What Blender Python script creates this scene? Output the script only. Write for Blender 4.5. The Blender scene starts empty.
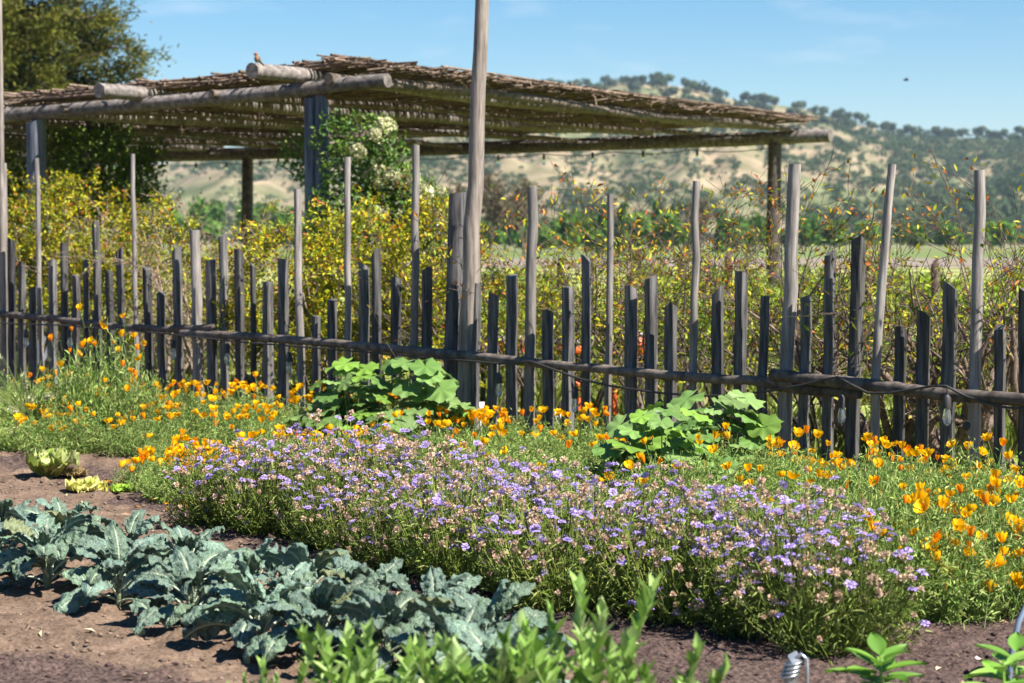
import bpy, math, random
import numpy as np
from mathutils import Vector
R = math.radians
rng = np.random.default_rng(7)
random.seed(7)
SC = bpy.context.scene
COL = SC.collection

# ------------------------------------------------------------------ camera, sky, sun, exposure
FPX = 1991.0; CAMZ = 1.6
PITCH = math.atan(101.5 / FPX)
cam = bpy.data.cameras.new("camera"); camo = bpy.data.objects.new("camera", cam); COL.objects.link(camo)
camo.location = (0, 0, CAMZ); camo.rotation_euler = (R(90) - PITCH, 0, 0)
cam.sensor_width = 36; cam.lens = 36 * FPX / 1024; cam.clip_start = 0.1; cam.clip_end = 8000
cam.dof.use_dof = True; cam.dof.focus_distance = 10.6; cam.dof.aperture_fstop = 3.7
SC.camera = camo

SUN_EL = R(52); SUNH = np.array((0.82, -0.57)); SUNH /= np.linalg.norm(SUNH)
w = bpy.data.worlds.new("World"); SC.world = w; w.use_nodes = True
nt = w.node_tree; bg = nt.nodes["Background"]
sky = nt.nodes.new("ShaderNodeTexSky"); sky.sky_type = 'NISHITA'; sky.sun_disc = False
sky.sun_elevation = SUN_EL; sky.sun_rotation = math.atan2(SUNH[0], SUNH[1])
sky.altitude = 60; sky.air_density = 1.0; sky.dust_density = 0.15; sky.ozone_density = 4.0
hsv = nt.nodes.new("ShaderNodeHueSaturation"); hsv.inputs["Saturation"].default_value = 1.42; hsv.inputs["Value"].default_value = 1.0
nt.links.new(sky.outputs[0], hsv.inputs["Color"])
# a thin wisp of high cloud, placed by direction in the sky
gx = nt.nodes.new("ShaderNodeTexCoord"); gm_ = nt.nodes.new("ShaderNodeMapping"); gm_.vector_type = 'POINT'
gm_.inputs["Rotation"].default_value = (0, R(16), 0); gm_.inputs["Scale"].default_value = (16, 4, 70); nt.links.new(gx.outputs["Generated"], gm_.inputs[0])
gn = nt.nodes.new("ShaderNodeTexNoise"); gn.inputs["Scale"].default_value = 1.0; gn.inputs["Detail"].default_value = 6; nt.links.new(gm_.outputs[0], gn.inputs["Vector"])
gr_ = nt.nodes.new("ShaderNodeMapRange"); gr_.inputs[1].default_value = .56; gr_.inputs[2].default_value = .80; gr_.inputs[4].default_value = .30; nt.links.new(gn.outputs["Fac"], gr_.inputs[0])
gmx = nt.nodes.new("ShaderNodeMix"); gmx.data_type = 'RGBA'; gmx.inputs[7].default_value = (7.5, 8, 8.6, 1)
nt.links.new(gr_.outputs[0], gmx.inputs[0]); nt.links.new(hsv.outputs[0], gmx.inputs[6]); nt.links.new(gmx.outputs[2], bg.inputs[0]); bg.inputs[1].default_value = 0.050
sun = bpy.data.lights.new("sun", 'SUN'); suno = bpy.data.objects.new("sun", sun); COL.objects.link(suno)
sun.energy = 4.9; sun.angle = R(0.5); sun.color = (1.0, 0.95, 0.87)
sd = Vector((SUNH[0] * math.cos(SUN_EL), SUNH[1] * math.cos(SUN_EL), math.sin(SUN_EL)))
suno.rotation_euler = sd.to_track_quat('Z', 'Y').to_euler(); suno.location = (20, -10, 30)
SC.view_settings.view_transform = 'Standard'; SC.view_settings.look = 'None'
SC.view_settings.exposure = 1.42; SC.view_settings.gamma = 1.0
SC.view_settings.use_curve_mapping = False
cy = SC.cycles
cy.use_denoising = True; cy.max_bounces = 6; cy.diffuse_bounces = 3; cy.glossy_bounces = 2
cy.transmission_bounces = 4; cy.transparent_max_bounces = 4; cy.volume_bounces = 0
cy.sample_clamp_indirect = 6.0

# ------------------------------------------------------------------ pixel helpers (where things stand)
FW = np.array((0, math.cos(PITCH), -math.sin(PITCH))); UP = np.array((0, math.sin(PITCH), math.cos(PITCH)))
def ray(px, py): return FW + np.array(((px - 512) / FPX, 0, 0)) + UP * (341.5 - py) / FPX
def G(px, py, z=0.0):
    d = ray(px, py); t = (z - CAMZ) / d[2]; return np.array((d[0] * t, d[1] * t, z))
def At(px, py, Y):
    d = ray(px, py); t = Y / d[1]; return np.array((d[0] * t, Y, CAMZ + d[2] * t))
def XY(px, Y):
    return np.array(((px - 512) / FPX * Y, Y, 0.0))

# ------------------------------------------------------------------ noise
def _h(ix, iy, iz):
    n = (ix * 374761393 + iy * 668265263 + iz * 2147483647 + 1013904223) & 0xFFFFFFFF
    n = ((n ^ (n >> 13)) * 1274126177) & 0xFFFFFFFF
    n = n ^ (n >> 16)
    return (n & 0xFFFF) / 65535.0
def vnoise(p):
    p = np.asarray(p, float); i = np.floor(p).astype(np.int64); f = p - i; f = f * f * (3 - 2 * f)
    o = 0
    for dx in (0, 1):
        for dy in (0, 1):
            for dz in (0, 1):
                wgt = (f[..., 0] if dx else 1 - f[..., 0]) * (f[..., 1] if dy else 1 - f[..., 1]) * (f[..., 2] if dz else 1 - f[..., 2])
                o = o + wgt * _h(i[..., 0] + dx, i[..., 1] + dy, i[..., 2] + dz)
    return o
def fbm(p, oct=4):
    p = np.asarray(p, float); a, s, o = 0.5, 1.0, 0
    for k in range(oct):
        o = o + a * vnoise(p * s + 17.3 * k); a *= 0.5; s *= 2.03
    return o
def unit(v): return v / np.maximum(np.linalg.norm(v, axis=-1, keepdims=True), 1e-9)
def rdir(n, up=0.0):
    v = rng.normal(size=(n, 3)); v = unit(v); v[:, 2] += up; return unit(v)

# ------------------------------------------------------------------ mesh builder
class MB:
    def __init__(s): s.V = []; s.F = []; s.C = []; s.M = []; s.n = 0
    def add(s, V, F, col=(1, 1, 1), mi=0):
        V = np.asarray(V, float).reshape(-1, 3); F = np.asarray(F, np.int64)
        c = np.empty((len(V), 4)); c[:, 3] = 1; c[:, :3] = col
        s.V.append(V); s.F.append(F + s.n); s.C.append(c); s.M.append(np.full(len(F), mi, np.int32)); s.n += len(V)
    def build(s, name, mats, parent=None, loc=None, smooth=False):
        me = bpy.data.meshes.new(name)
        V = np.concatenate(s.V); C = np.concatenate(s.C)
        me.vertices.add(len(V)); me.vertices.foreach_set("co", V.astype(np.float32).ravel())
        tot = np.concatenate([np.full(len(f), f.shape[1], np.int32) for f in s.F])
        idx = np.concatenate([f.ravel() for f in s.F]).astype(np.int32)
        me.loops.add(len(idx)); me.loops.foreach_set("vertex_index", idx)
        me.polygons.add(len(tot)); st = np.concatenate(([0], np.cumsum(tot)[:-1])).astype(np.int32)
        me.polygons.foreach_set("loop_start", st)
        try: me.polygons.foreach_set("loop_total", tot)
        except Exception: pass
        me.polygons.foreach_set("material_index", np.concatenate(s.M))
        if smooth: me.polygons.foreach_set("use_smooth", np.ones(len(tot), bool))
        a = me.attributes.new("tint", 'FLOAT_COLOR', 'POINT'); a.data.foreach_set("color", C.astype(np.float32).ravel())
        me.update(calc_edges=True)
        for m in (mats if isinstance(mats, (list, tuple)) else [mats]): me.materials.append(m)
        return put(name, me, parent, loc)
def put(name, me, parent=None, loc=None):
    o = bpy.data.objects.new(name, me); COL.objects.link(o)
    if parent is not None: o.parent = parent
    if loc is not None: o.location = loc
    return o
def tag(o, label=None, cat=None, group=None, kind=None):
    for k, v in (("label", label), ("category", cat), ("group", group), ("kind", kind)):
        if v: o[k] = v
    return o
def thing(name, label, cat, loc=(0, 0, 0), rz=0.0, group=None, sc=1.0):
    o = bpy.data.objects.new(name, None); COL.objects.link(o)
    o.location = loc; o.rotation_euler = (0, 0, rz); o.scale = (sc, sc, sc); o.empty_display_size = 0.1
    return tag(o, label, cat, group)
def dup(root, loc, rz, label, sc=1.0, group=None):
    r = root.copy(); COL.objects.link(r); r.location = loc; r.rotation_euler = (0, 0, rz); r.scale = (sc, sc, sc)
    r["label"] = label
    if group: r["group"] = group
    for ch in root.children:
        c = ch.copy(); COL.objects.link(c); c.parent = r
        for g in ch.children:
            d = g.copy(); COL.objects.link(d); d.parent = c
    return r

def tube(mb, P, rad, sides=8, col=(1, 1, 1), mi=0, cap=True, wob=0.0):
    P = np.asarray(P, float); n = len(P); rad = np.broadcast_to(np.asarray(rad, float), (n,))
    T = unit(np.gradient(P, axis=0))
    ref = np.array((0, 0, 1.0)) if abs(T[0][2]) < 0.9 else np.array((1.0, 0, 0))
    A = unit(np.cross(T, ref)); B = np.cross(T, A)
    an = np.arange(sides) * 2 * math.pi / sides
    rr = rad[:, None] * (1 + wob * (rng.random((n, sides)) - .5))
    V = P[:, None] + rr[..., None] * (A[:, None] * np.cos(an)[None, :, None] + B[:, None] * np.sin(an)[None, :, None])
    V = V.reshape(-1, 3); F = []
    for i in range(n - 1):
        for j in range(sides):
            k = (j + 1) % sides; F.append((i * sides + j, i * sides + k, (i + 1) * sides + k, (i + 1) * sides + j))
    mb.add(V, F, col, mi)
    if cap:
        mb.add(np.vstack((V[:sides], P[0])), [(i, sides, (i + 1) % sides) for i in range(sides)], col, mi)
        mb.add(np.vstack((V[-sides:], P[-1])), [((i + 1) % sides, sides, i) for i in range(sides)], col, mi)
def segs(mb, P0, P1, r0, r1, col=(1, 1, 1), mi=0, sides=4):
    """many separate tapered prisms at once"""
    P0 = np.asarray(P0, float); P1 = np.asarray(P1, float); n = len(P0)
    r0 = np.broadcast_to(r0, (n,)); r1 = np.broadcast_to(r1, (n,))
    T = unit(P1 - P0); ref = np.where(np.abs(T[:, 2:3]) < .9, np.array([[0, 0, 1.0]]), np.array([[1.0, 0, 0]]))
    A = unit(np.cross(T, ref)); B = np.cross(T, A)
    an = np.arange(sides) * 2 * math.pi / sides
    ring = A[:, None] * np.cos(an)[None, :, None] + B[:, None] * np.sin(an)[None, :, None]
    V = np.concatenate((P0[:, None] + ring * r0[:, None, None], P1[:, None] + ring * r1[:, None, None]), 1)
    b = np.arange(n)[:, None] * 2 * sides
    F = []
    for j in range(sides):
        k = (j + 1) % sides; F.append(np.concatenate((b + j, b + k, b + sides + k, b + sides + j), 1))
    c = np.asarray(col, float)
    if c.ndim == 2: c = np.repeat(c, 2 * sides, 0)
    mb.add(V.reshape(-1, 3), np.concatenate(F), c, mi)
def leaves(mb, P, D, N, L, W, col, fold=.18, curl=.15, mi=0, mid=.45):
    P = np.asarray(P, float); n = len(P); D = unit(np.asarray(D, float)); N = np.asarray(N, float)
    L = np.broadcast_to(L, (n,))[:, None]; W = np.broadcast_to(W, (n,))[:, None]
    S = unit(np.cross(D, N)); N2 = np.cross(S, D)
    V = np.stack((P, P + D * L * mid - S * W / 2 + N2 * W * fold, P + D * L - N2 * L * curl, P + D * L * mid + S * W / 2 + N2 * W * fold), 1)
    b = np.arange(n)[:, None] * 4
    F = np.concatenate((np.concatenate((b, b + 2, b + 1), 1), np.concatenate((b, b + 3, b + 2), 1)))
    c = np.asarray(col, float)
    if c.ndim == 2: c = np.repeat(c, 4, 0)
    mb.add(V.reshape(-1, 3), F, c, mi)
def pick(n, cols, wts=None, jit=.18):
    cols = np.asarray(cols, float); wts = None if wts is None else np.asarray(wts) / np.sum(wts)
    c = cols[rng.choice(len(cols), n, p=wts)]
    return c * (1 + jit * (rng.random((n, 1)) * 2 - 1))
def box(mb, c, h, col=(1, 1, 1), mi=0, rz=0.0):
    c = np.asarray(c, float); V = np.array([(x, y, z) for x in (-1, 1) for y in (-1, 1) for z in (-1, 1)], float) * np.asarray(h)
    if rz:
        V = np.c_[V[:, 0] * math.cos(rz) - V[:, 1] * math.sin(rz), V[:, 0] * math.sin(rz) + V[:, 1] * math.cos(rz), V[:, 2]]
    mb.add(V + c, [(0, 1, 3, 2), (4, 6, 7, 5), (0, 4, 5, 1), (2, 3, 7, 6), (0, 2, 6, 4), (1, 5, 7, 3)], col, mi)
def blob(mb, c, r, col=(1, 1, 1), mi=0, nu=8, nv=6, rough=0.0):
    c = np.asarray(c, float); r = np.broadcast_to(np.asarray(r, float), (3,))
    V = []; F = []
    for i in range(nv + 1):
        for j in range(nu):
            th = math.pi * i / nv; ph = 2 * math.pi * j / nu; k = 1 + rough * (rng.random() - .5)
            V.append((math.sin(th) * math.cos(ph) * k, math.sin(th) * math.sin(ph) * k, math.cos(th) * k))
    for i in range(nv):
        for j in range(nu):
            F.append((i * nu + j, (i + 1) * nu + j, (i + 1) * nu + (j + 1) % nu, i * nu + (j + 1) % nu))
    mb.add(np.array(V) * r + c, F, col, mi)

# ------------------------------------------------------------------ materials
def mat(name):
    m = bpy.data.materials.new(name); m.use_nodes = True
    return m, m.node_tree, m.node_tree.nodes["Principled BSDF"]
def leafmat(name, transl=.35, rough=.55, spec=.35, bump=0.0, bscale=90.):
    m, t, b = mat(name); L = t.links
    at = t.nodes.new("ShaderNodeAttribute"); at.attribute_name = "tint"
    oi = t.nodes.new("ShaderNodeObjectInfo")
    hs = t.nodes.new("ShaderNodeHueSaturation")
    mr = t.nodes.new("ShaderNodeMapRange"); mr.inputs[3].default_value = .70; mr.inputs[4].default_value = 1.06; hs.inputs["Saturation"].default_value = 1.06
    L.new(oi.outputs["Random"], mr.inputs[0]); L.new(mr.outputs[0], hs.inputs["Value"])
    L.new(at.outputs["Color"], hs.inputs["Color"]); L.new(hs.outputs[0], b.inputs["Base Color"])
    b.inputs["Roughness"].default_value = rough; b.inputs["Specular IOR Level"].default_value = spec
    if bump:
        vo = t.nodes.new("ShaderNodeTexNoise"); vo.inputs["Scale"].default_value = bscale
        tc = t.nodes.new("ShaderNodeTexCoord"); L.new(tc.outputs["Object"], vo.inputs["Vector"])
        bp = t.nodes.new("ShaderNodeBump"); bp.inputs["Strength"].default_value = bump; bp.inputs["Distance"].default_value = .01
        L.new(vo.outputs["Fac"], bp.inputs["Height"]); L.new(bp.outputs[0], b.inputs["Normal"])
    if transl > 0:
        tr = t.nodes.new("ShaderNodeBsdfTranslucent"); L.new(hs.outputs[0], tr.inputs[0])
        mx = t.nodes.new("ShaderNodeMixShader"); mx.inputs[0].default_value = transl
        L.new(b.outputs[0], mx.inputs[1]); L.new(tr.outputs[0], mx.inputs[2])
        L.new(mx.outputs[0], t.nodes["Material Output"].inputs[0])
    return m
def woodmat(name, c1, c2, stretch=(22, 22, 1.6), bump=.5, var=.35, axis_z=True):
    m, t, b = mat(name); L = t.links
    tc = t.nodes.new("ShaderNodeTexCoord"); mp = t.nodes.new("ShaderNodeMapping"); mp.inputs["Scale"].default_value = stretch
    at = t.nodes.new("ShaderNodeAttribute"); at.attribute_name = "tint"
    L.new(tc.outputs["Object"], mp.inputs[0])
    n1 = t.nodes.new("ShaderNodeTexNoise"); n1.inputs["Scale"].default_value = 1.6; n1.inputs["Detail"].default_value = 7; n1.inputs["Roughness"].default_value = .65
    L.new(mp.outputs[0], n1.inputs["Vector"])
    n2 = t.nodes.new("ShaderNodeTexNoise"); n2.inputs["Scale"].default_value = 1.7; n2.inputs["Detail"].default_value = 3
    L.new(tc.outputs["Object"], n2.inputs["Vector"])
    cr = t.nodes.new("ShaderNodeValToRGB"); cr.color_ramp.elements[0].position = .38; cr.color_ramp.elements[1].position = .64
    cr.color_ramp.elements[0].color = (*c1, 1); cr.color_ramp.elements[1].color = (*c2, 1)
    L.new(n1.outputs["Fac"], cr.inputs[0])
    hs = t.nodes.new("ShaderNodeHueSaturation"); oi = t.nodes.new("ShaderNodeObjectInfo")
    mr = t.nodes.new("ShaderNodeMapRange"); mr.inputs[3].default_value = 1 - var; mr.inputs[4].default_value = 1 + var
    L.new(oi.outputs["Random"], mr.inputs[0])
    ml = t.nodes.new("ShaderNodeMath"); ml.operation = 'MULTIPLY'
    m2 = t.nodes.new("ShaderNodeMapRange"); m2.inputs[1].default_value = .3; m2.inputs[2].default_value = .7; m2.inputs[3].default_value = .75; m2.inputs[4].default_value = 1.2
    L.new(n2.outputs["Fac"], m2.inputs[0]); L.new(mr.outputs[0], ml.inputs[0]); L.new(m2.outputs[0], ml.inputs[1])
    L.new(ml.outputs[0], hs.inputs["Value"]); L.new(cr.outputs[0], hs.inputs["Color"])
    mm = t.nodes.new("ShaderNodeMix"); mm.data_type = 'RGBA'; mm.blend_type = 'MULTIPLY'; mm.inputs[0].default_value = 1
    L.new(hs.outputs[0], mm.inputs[6]); L.new(at.outputs["Color"], mm.inputs[7]); L.new(mm.outputs[2], b.inputs["Base Color"])
    b.inputs["Roughness"].default_value = .85; b.inputs["Specular IOR Level"].default_value = .2
    bp = t.nodes.new("ShaderNodeBump"); bp.inputs["Strength"].default_value = bump; bp.inputs["Distance"].default_value = .01
    L.new(n1.outputs["Fac"], bp.inputs["Height"]); L.new(bp.outputs[0], b.inputs["Normal"])
    return m
def plain(name, col, rough=.6, metal=0.0, nscale=0, amt=.3):
    m, t, b = mat(name); b.inputs["Roughness"].default_value = rough; b.inputs["Metallic"].default_value = metal
    b.inputs["Base Color"].default_value = (*col, 1)
    if nscale:
        tc = t.nodes.new("ShaderNodeTexCoord"); n = t.nodes.new("ShaderNodeTexNoise"); n.inputs["Scale"].default_value = nscale; n.inputs["Detail"].default_value = 5
        t.links.new(tc.outputs["Object"], n.inputs["Vector"])
        cr = t.nodes.new("ShaderNodeValToRGB"); cr.color_ramp.elements[0].position = .3; cr.color_ramp.elements[1].position = .7
        cr.color_ramp.elements[0].color = (*[c * (1 - amt) for c in col], 1); cr.color_ramp.elements[1].color = (*[min(1, c * (1 + amt)) for c in col], 1)
        t.links.new(n.outputs["Fac"], cr.inputs[0]); t.links.new(cr.outputs[0], b.inputs["Base Color"])
    return m
def tintmat(name, rough=.9, spec=.15):
    m, t, b = mat(name); at = t.nodes.new("ShaderNodeAttribute"); at.attribute_name = "tint"
    t.links.new(at.outputs["Color"], b.inputs["Base Color"]); b.inputs["Roughness"].default_value = rough
    b.inputs["Specular IOR Level"].default_value = spec
    return m

M_picket = woodmat("weathered_picket", (.036, .034, .034), (.17, .16, .152))
M_pole = woodmat("weathered_pole", (.13, .115, .105), (.30, .27, .245), var=.15)
M_log = woodmat("weathered_log", (.10, .085, .075), (.27, .235, .21), stretch=(9, 9, 9), var=.2)
M_reed = woodmat("old_reed", (.105, .076, .058), (.27, .20, .155), stretch=(12, 12, 12), var=.1)
M_steelwood = woodmat("blue_grey_timber", (.07, .08, .10), (.17, .185, .215), var=.2)
M_bark = plain("grey_bark", (.14, .11, .09), .9, nscale=14, amt=.45)
M_leaf = leafmat("soft_leaf", .26)
M_leaf_far = leafmat("far_leaf", .25, .7, .2)
M_waxy = leafmat("kale_leaf", .12, .48, .4, bump=1.0, bscale=95.)
M_petal = leafmat("petal", .35, .6, .2)
M_tint = tintmat("matte_tint")
M_black = plain("black_cable", (.015, .015, .016), .55)
M_cable = plain("dark_cable", (.03, .026, .024), .6)

# ------------------------------------------------------------------ ground and soil
FA = G(0, 392); FB = G(1024, 502)
FU = unit(FB - FA); FN = np.array((FU[1], -FU[0], 0.0))
if FN[1] > 0: FN = -FN                      # points to the camera
def fence_d(x, y): return (x - FA[0]) * FN[0] + (y - FA[1]) * FN[1]   # >0 on the garden side

def ground_sheet():
    radii = np.concatenate((np.linspace(.5, 40, 60), np.geomspace(42, 5200, 70)))
    an = np.linspace(-math.pi, math.pi, 121)
    rr, aa = np.meshgrid(radii, an, indexing='ij')
    V = np.stack((rr * np.sin(aa), rr * np.cos(aa) , np.zeros_like(rr)), -1)
    n, k = rr.shape; F = []
    ii, jj = np.meshgrid(np.arange(n - 1), np.arange(k - 1), indexing='ij')
    b = (ii * k + jj).ravel()
    F = np.stack((b, b + 1, b + k + 1, b + k), 1)
    mb = MB(); mb.add(V.reshape(-1, 3), F)
    m, t, bs = mat("valley_ground"); L = t.links; N = t.nodes
    geo = N.new("ShaderNodeNewGeometry"); sp = N.new("ShaderNodeSeparateXYZ"); L.new(geo.outputs["Position"], sp.inputs[0])
    # distance behind the fence
    vm = N.new("ShaderNodeVectorMath"); vm.operation = 'DOT_PRODUCT'; vm.inputs[1].default_value = (-FN[0], -FN[1], 0)
    sb = N.new("ShaderNodeVectorMath"); sb.operation = 'SUBTRACT'; sb.inputs[1].default_value = tuple(FA)
    L.new(geo.outputs["Position"], sb.inputs[0]); L.new(sb.outputs[0], vm.inputs[0])
    ns = N.new("ShaderNodeTexNoise"); ns.inputs["Scale"].default_value = .5; ns.inputs["Detail"].default_value = 6
    L.new(geo.outputs["Position"], ns.inputs["Vector"])
    ad = N.new("ShaderNodeMath"); ad.operation = 'ADD'; L.new(vm.outputs["Value"], ad.inputs[0])
    sc = N.new("ShaderNodeMath"); sc.operation = 'MULTIPLY_ADD'; sc.inputs[1].default_value = 1.2; sc.inputs[2].default_value = -.6
    L.new(ns.outputs["Fac"], sc.inputs[0]); L.new(sc.outputs[0], ad.inputs[1])
    gm = N.new("ShaderNodeMapRange"); gm.inputs[1].default_value = 0.0; gm.inputs[2].default_value = .5; L.new(ad.outputs[0], gm.inputs[0])
    nf = N.new("ShaderNodeTexNoise"); nf.inputs["Scale"].default_value = 9; nf.inputs["Detail"].default_value = 8; L.new(geo.outputs["Position"], nf.inputs["Vector"])
    soil = N.new("ShaderNodeValToRGB"); soil.color_ramp.elements[0].color = (.08, .055, .04, 1); soil.color_ramp.elements[1].color = (.20, .14, .105, 1)
    soil.color_ramp.elements[0].position = .3; soil.color_ramp.elements[1].position = .7; L.new(nf.outputs["Fac"], soil.inputs[0])
    gr = N.new("ShaderNodeValToRGB"); gr.color_ramp.elements[0].color = (.17, .22, .04, 1); gr.color_ramp.elements[1].color = (.36, .37, .12, 1)
    gr.color_ramp.elements[0].position = .3; gr.color_ramp.elements[1].position = .7; L.new(ns.outputs["Fac"], gr.inputs[0])
    mx = N.new("ShaderNodeMix"); mx.data_type = 'RGBA'; L.new(gm.outputs[0], mx.inputs[0]); L.new(soil.outputs[0], mx.inputs[6]); L.new(gr.outputs[0], mx.inputs[7])
    # far fields: bands by distance
    far = N.new("ShaderNodeValToRGB"); cr = far.color_ramp; cr.interpolation = 'LINEAR'
    cols = [(0, (.28, .31, .08)), (.10, (.27, .28, .10)), (.13, (.22, .175, .14)), (.2, (.20, .165, .13)), (.24, (.12, .165, .05)), (.5, (.15, .16, .065)), (1, (.18, .165, .09))]
    while len(cr.elements) < len(cols): cr.elements.new(.5)
    for e, (p, c) in zip(cr.elements, cols): e.position = p; e.color = (*c, 1)
    fm = N.new("ShaderNodeMapRange"); fm.inputs[1].default_value = 45; fm.inputs[2].default_value = 650
    L.new(sp.outputs["Y"], fm.inputs[0]); L.new(fm.outputs[0], far.inputs[0])
    fx = N.new("ShaderNodeMapRange"); fx.inputs[1].default_value = 40; fx.inputs[2].default_value = 60; L.new(sp.outputs["Y"], fx.inputs[0])
    m2 = N.new("ShaderNodeMix"); m2.data_type = 'RGBA'; L.new(fx.outputs[0], m2.inputs[0]); L.new(mx.outputs[2], m2.inputs[6]); L.new(far.outputs[0], m2.inputs[7])
    L.new(m2.outputs[2], bs.inputs["Base Color"]); bs.inputs["Roughness"].default_value = .95; bs.inputs["Specular IOR Level"].default_value = .1
    bp = N.new("ShaderNodeBump"); bp.inputs["Strength"].default_value = .6; bp.inputs["Distance"].default_value = .05
    L.new(nf.outputs["Fac"], bp.inputs["Height"]); L.new(bp.outputs[0], bs.inputs["Normal"])
    return tag(mb.build("ground", m), "open valley floor of grass and bare earth", "ground", kind='structure')
ground_sheet()

# edges of the beds on the ground (world coordinates)
SCAB = [G(150, 512), G(215, 528), G(400, 575), G(560, 612), G(700, 640), G(830, 665), G(905, 655), G(960, 640)]
def seg_dist(x, y, pts):
    best = np.full(np.shape(x), 1e9)
    for a, b in zip(pts[:-1], pts[1:]):
        d = (b - a)[:2]; L2 = d @ d
        t = np.clip(((x - a[0]) * d[0] + (y - a[1]) * d[1]) / L2, 0, 1)
        best = np.minimum(best, np.hypot(x - a[0] - t * d[0], y - a[1] - t * d[1]))
    return best
def soil_sheet():
    xs = np.arange(-6.2, 4.6, .03); ys = np.arange(5.0, 15.6, .03)
    X, Y = np.meshgrid(xs, ys, indexing='ij')
    p = np.stack((X, Y, np.zeros_like(X)), -1)
    z = .012 + .05 * (fbm(p * 1.3, 3) - .45) + .06 * (fbm(p * 9, 3) - .45) + .07 * np.maximum(0, vnoise(p * 14) - .6) + .06 * np.maximum(0, vnoise(p * 29) - .58)
    e = np.minimum(np.minimum(X - xs[0], xs[-1] - X), np.minimum(Y - ys[0], ys[-1] - Y)) / .5
    fd = fence_d(X, Y); e = np.minimum(e, fd / .5)
    z = np.where(e < 1, z * np.clip(e, 0, 1) - .05 * (1 - np.clip(e, 0, 1)), z)
    z = np.where(e < 1, z, np.maximum(z, .004))
    # dark compost: along the front of the flower bed, behind the kale on the left, and at the near left corner
    mul = np.zeros_like(X); nz = (fbm(p * 3.1, 4) - .47) * .8
    d1 = seg_dist(X, Y, SCAB[3:] + [G(1200, 640)])
    mul = np.maximum(mul, np.clip((.95 + nz - d1) / .12, 0, 1))
    d2 = seg_dist(X, Y, [G(-60, 458), G(60, 470), G(130, 488), G(200, 512), G(300, 545), G(420, 585)])
    mul = np.maximum(mul, np.clip((.26 + nz * .8 - d2) / .1, 0, 1))
    d3 = seg_dist(X, Y, [G(-140, 680), G(30, 700), G(160, 745)])
    mul = np.maximum(mul, np.clip((.60 + nz * .6 - d3) / .12, 0, 1))
    c = np.stack((mul, mul, mul), -1).reshape(-1, 3)
    n, k = X.shape; ii, jj = np.meshgrid(np.arange(n - 1), np.arange(k - 1), indexing='ij'); b = (ii * k + jj).ravel()
    mb = MB(); mb.add(np.stack((X, Y, z), -1).reshape(-1, 3), np.stack((b, b + k, b + k + 1, b + 1), 1), c)
    m, t, bs = mat("garden_soil"); L = t.links; N = t.nodes
    at = N.new("ShaderNodeAttribute"); at.attribute_name = "tint"; geo = N.new("ShaderNodeNewGeometry")
    n1 = N.new("ShaderNodeTexNoise"); n1.inputs["Scale"].default_value = 5; n1.inputs["Detail"].default_value = 10; n1.inputs["Roughness"].default_value = .7
    n2 = N.new("ShaderNodeTexNoise"); n2.inputs["Scale"].default_value = 58; n2.inputs["Detail"].default_value = 4  # mottles soil and compost; the dark tones also paint in shade between clods
    for q in (n1, n2): L.new(geo.outputs["Position"], q.inputs["Vector"])
    def ramp(src, lo, hi, a=.3, bb=.7):
        r_ = N.new("ShaderNodeValToRGB"); r_.color_ramp.elements[0].position = a; r_.color_ramp.elements[1].position = bb
        r_.color_ramp.elements[0].color = (*lo, 1); r_.color_ramp.elements[1].color = (*hi, 1); L.new(src, r_.inputs[0]); return r_
    tan = ramp(n1.outputs["Fac"], (.085, .058, .040), (.205, .146, .106))
    fine = ramp(n2.outputs["Fac"], (.62, .6, .6), (1.25, 1.22, 1.2), .3, .72)
    dark = ramp(n2.outputs["Fac"], (.024, .016, .014), (.155, .105, .088), .33, .78)
    ml = N.new("ShaderNodeMix"); ml.data_type = 'RGBA'; ml.blend_type = 'MULTIPLY'; ml.inputs[0].default_value = 1
    L.new(tan.outputs[0], ml.inputs[6]); L.new(fine.outputs[0], ml.inputs[7])
    mx = N.new("ShaderNodeMix"); mx.data_type = 'RGBA'; L.new(at.outputs["Fac"], mx.inputs[0]); L.new(ml.outputs[2], mx.inputs[6]); L.new(dark.outputs[0], mx.inputs[7])
    L.new(mx.outputs[2], bs.inputs["Base Color"]); bs.inputs["Roughness"].default_value = .95; bs.inputs["Specular IOR Level"].default_value = .12
    bp = N.new("ShaderNodeBump"); bp.inputs["Strength"].default_value = .8; bp.inputs["Distance"].default_value = .012
    L.new(n2.outputs["Fac"], bp.inputs["Height"]); L.new(bp.outputs[0], bs.inputs["Normal"])
    o = mb.build("soil", m, smooth=True)
    tag(o, "tan garden soil with dark compost along the beds", "soil", kind='structure')
    # crumbs and clods lying on it
    q = MB(); n = 14000
    x = rng.uniform(-3.6, 2.8, n); y = rng.uniform(6.6, 13.2, n)
    i = np.clip(((x - xs[0]) / .03).astype(int), 0, len(xs) - 1); j = np.clip(((y - ys[0]) / .03).astype(int), 0, len(ys) - 1)
    r_ = .003 + .012 * rng.random(n) ** 3.5
    base = np.array([(1, 0, 0), (-1, 0, 0), (0, 1, 0), (0, -1, 0), (0, 0, 1), (0, 0, -1)], float)
    V = (base[None] * (1 + .6 * (rng.random((n, 6, 1)) - .5))) * r_[:, None, None] * np.array((1.2, 1, .7)) + np.stack((x, y, z[i, j] + r_ * .3), 1)[:, None]
    f = np.array([(0, 2, 4), (2, 1, 4), (1, 3, 4), (3, 0, 4), (2, 0, 5), (1, 2, 5), (3, 1, 5), (0, 3, 5)])
    cc = np.where(mul[i, j][:, None] > .5, np.array([[.07, .045, .042]]), np.array([[.17, .12, .09]])) * (.6 + .7 * rng.random((n, 1)))
    pale = rng.random(n) < .006; cc[pale] = (.5, .45, .38)
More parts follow.
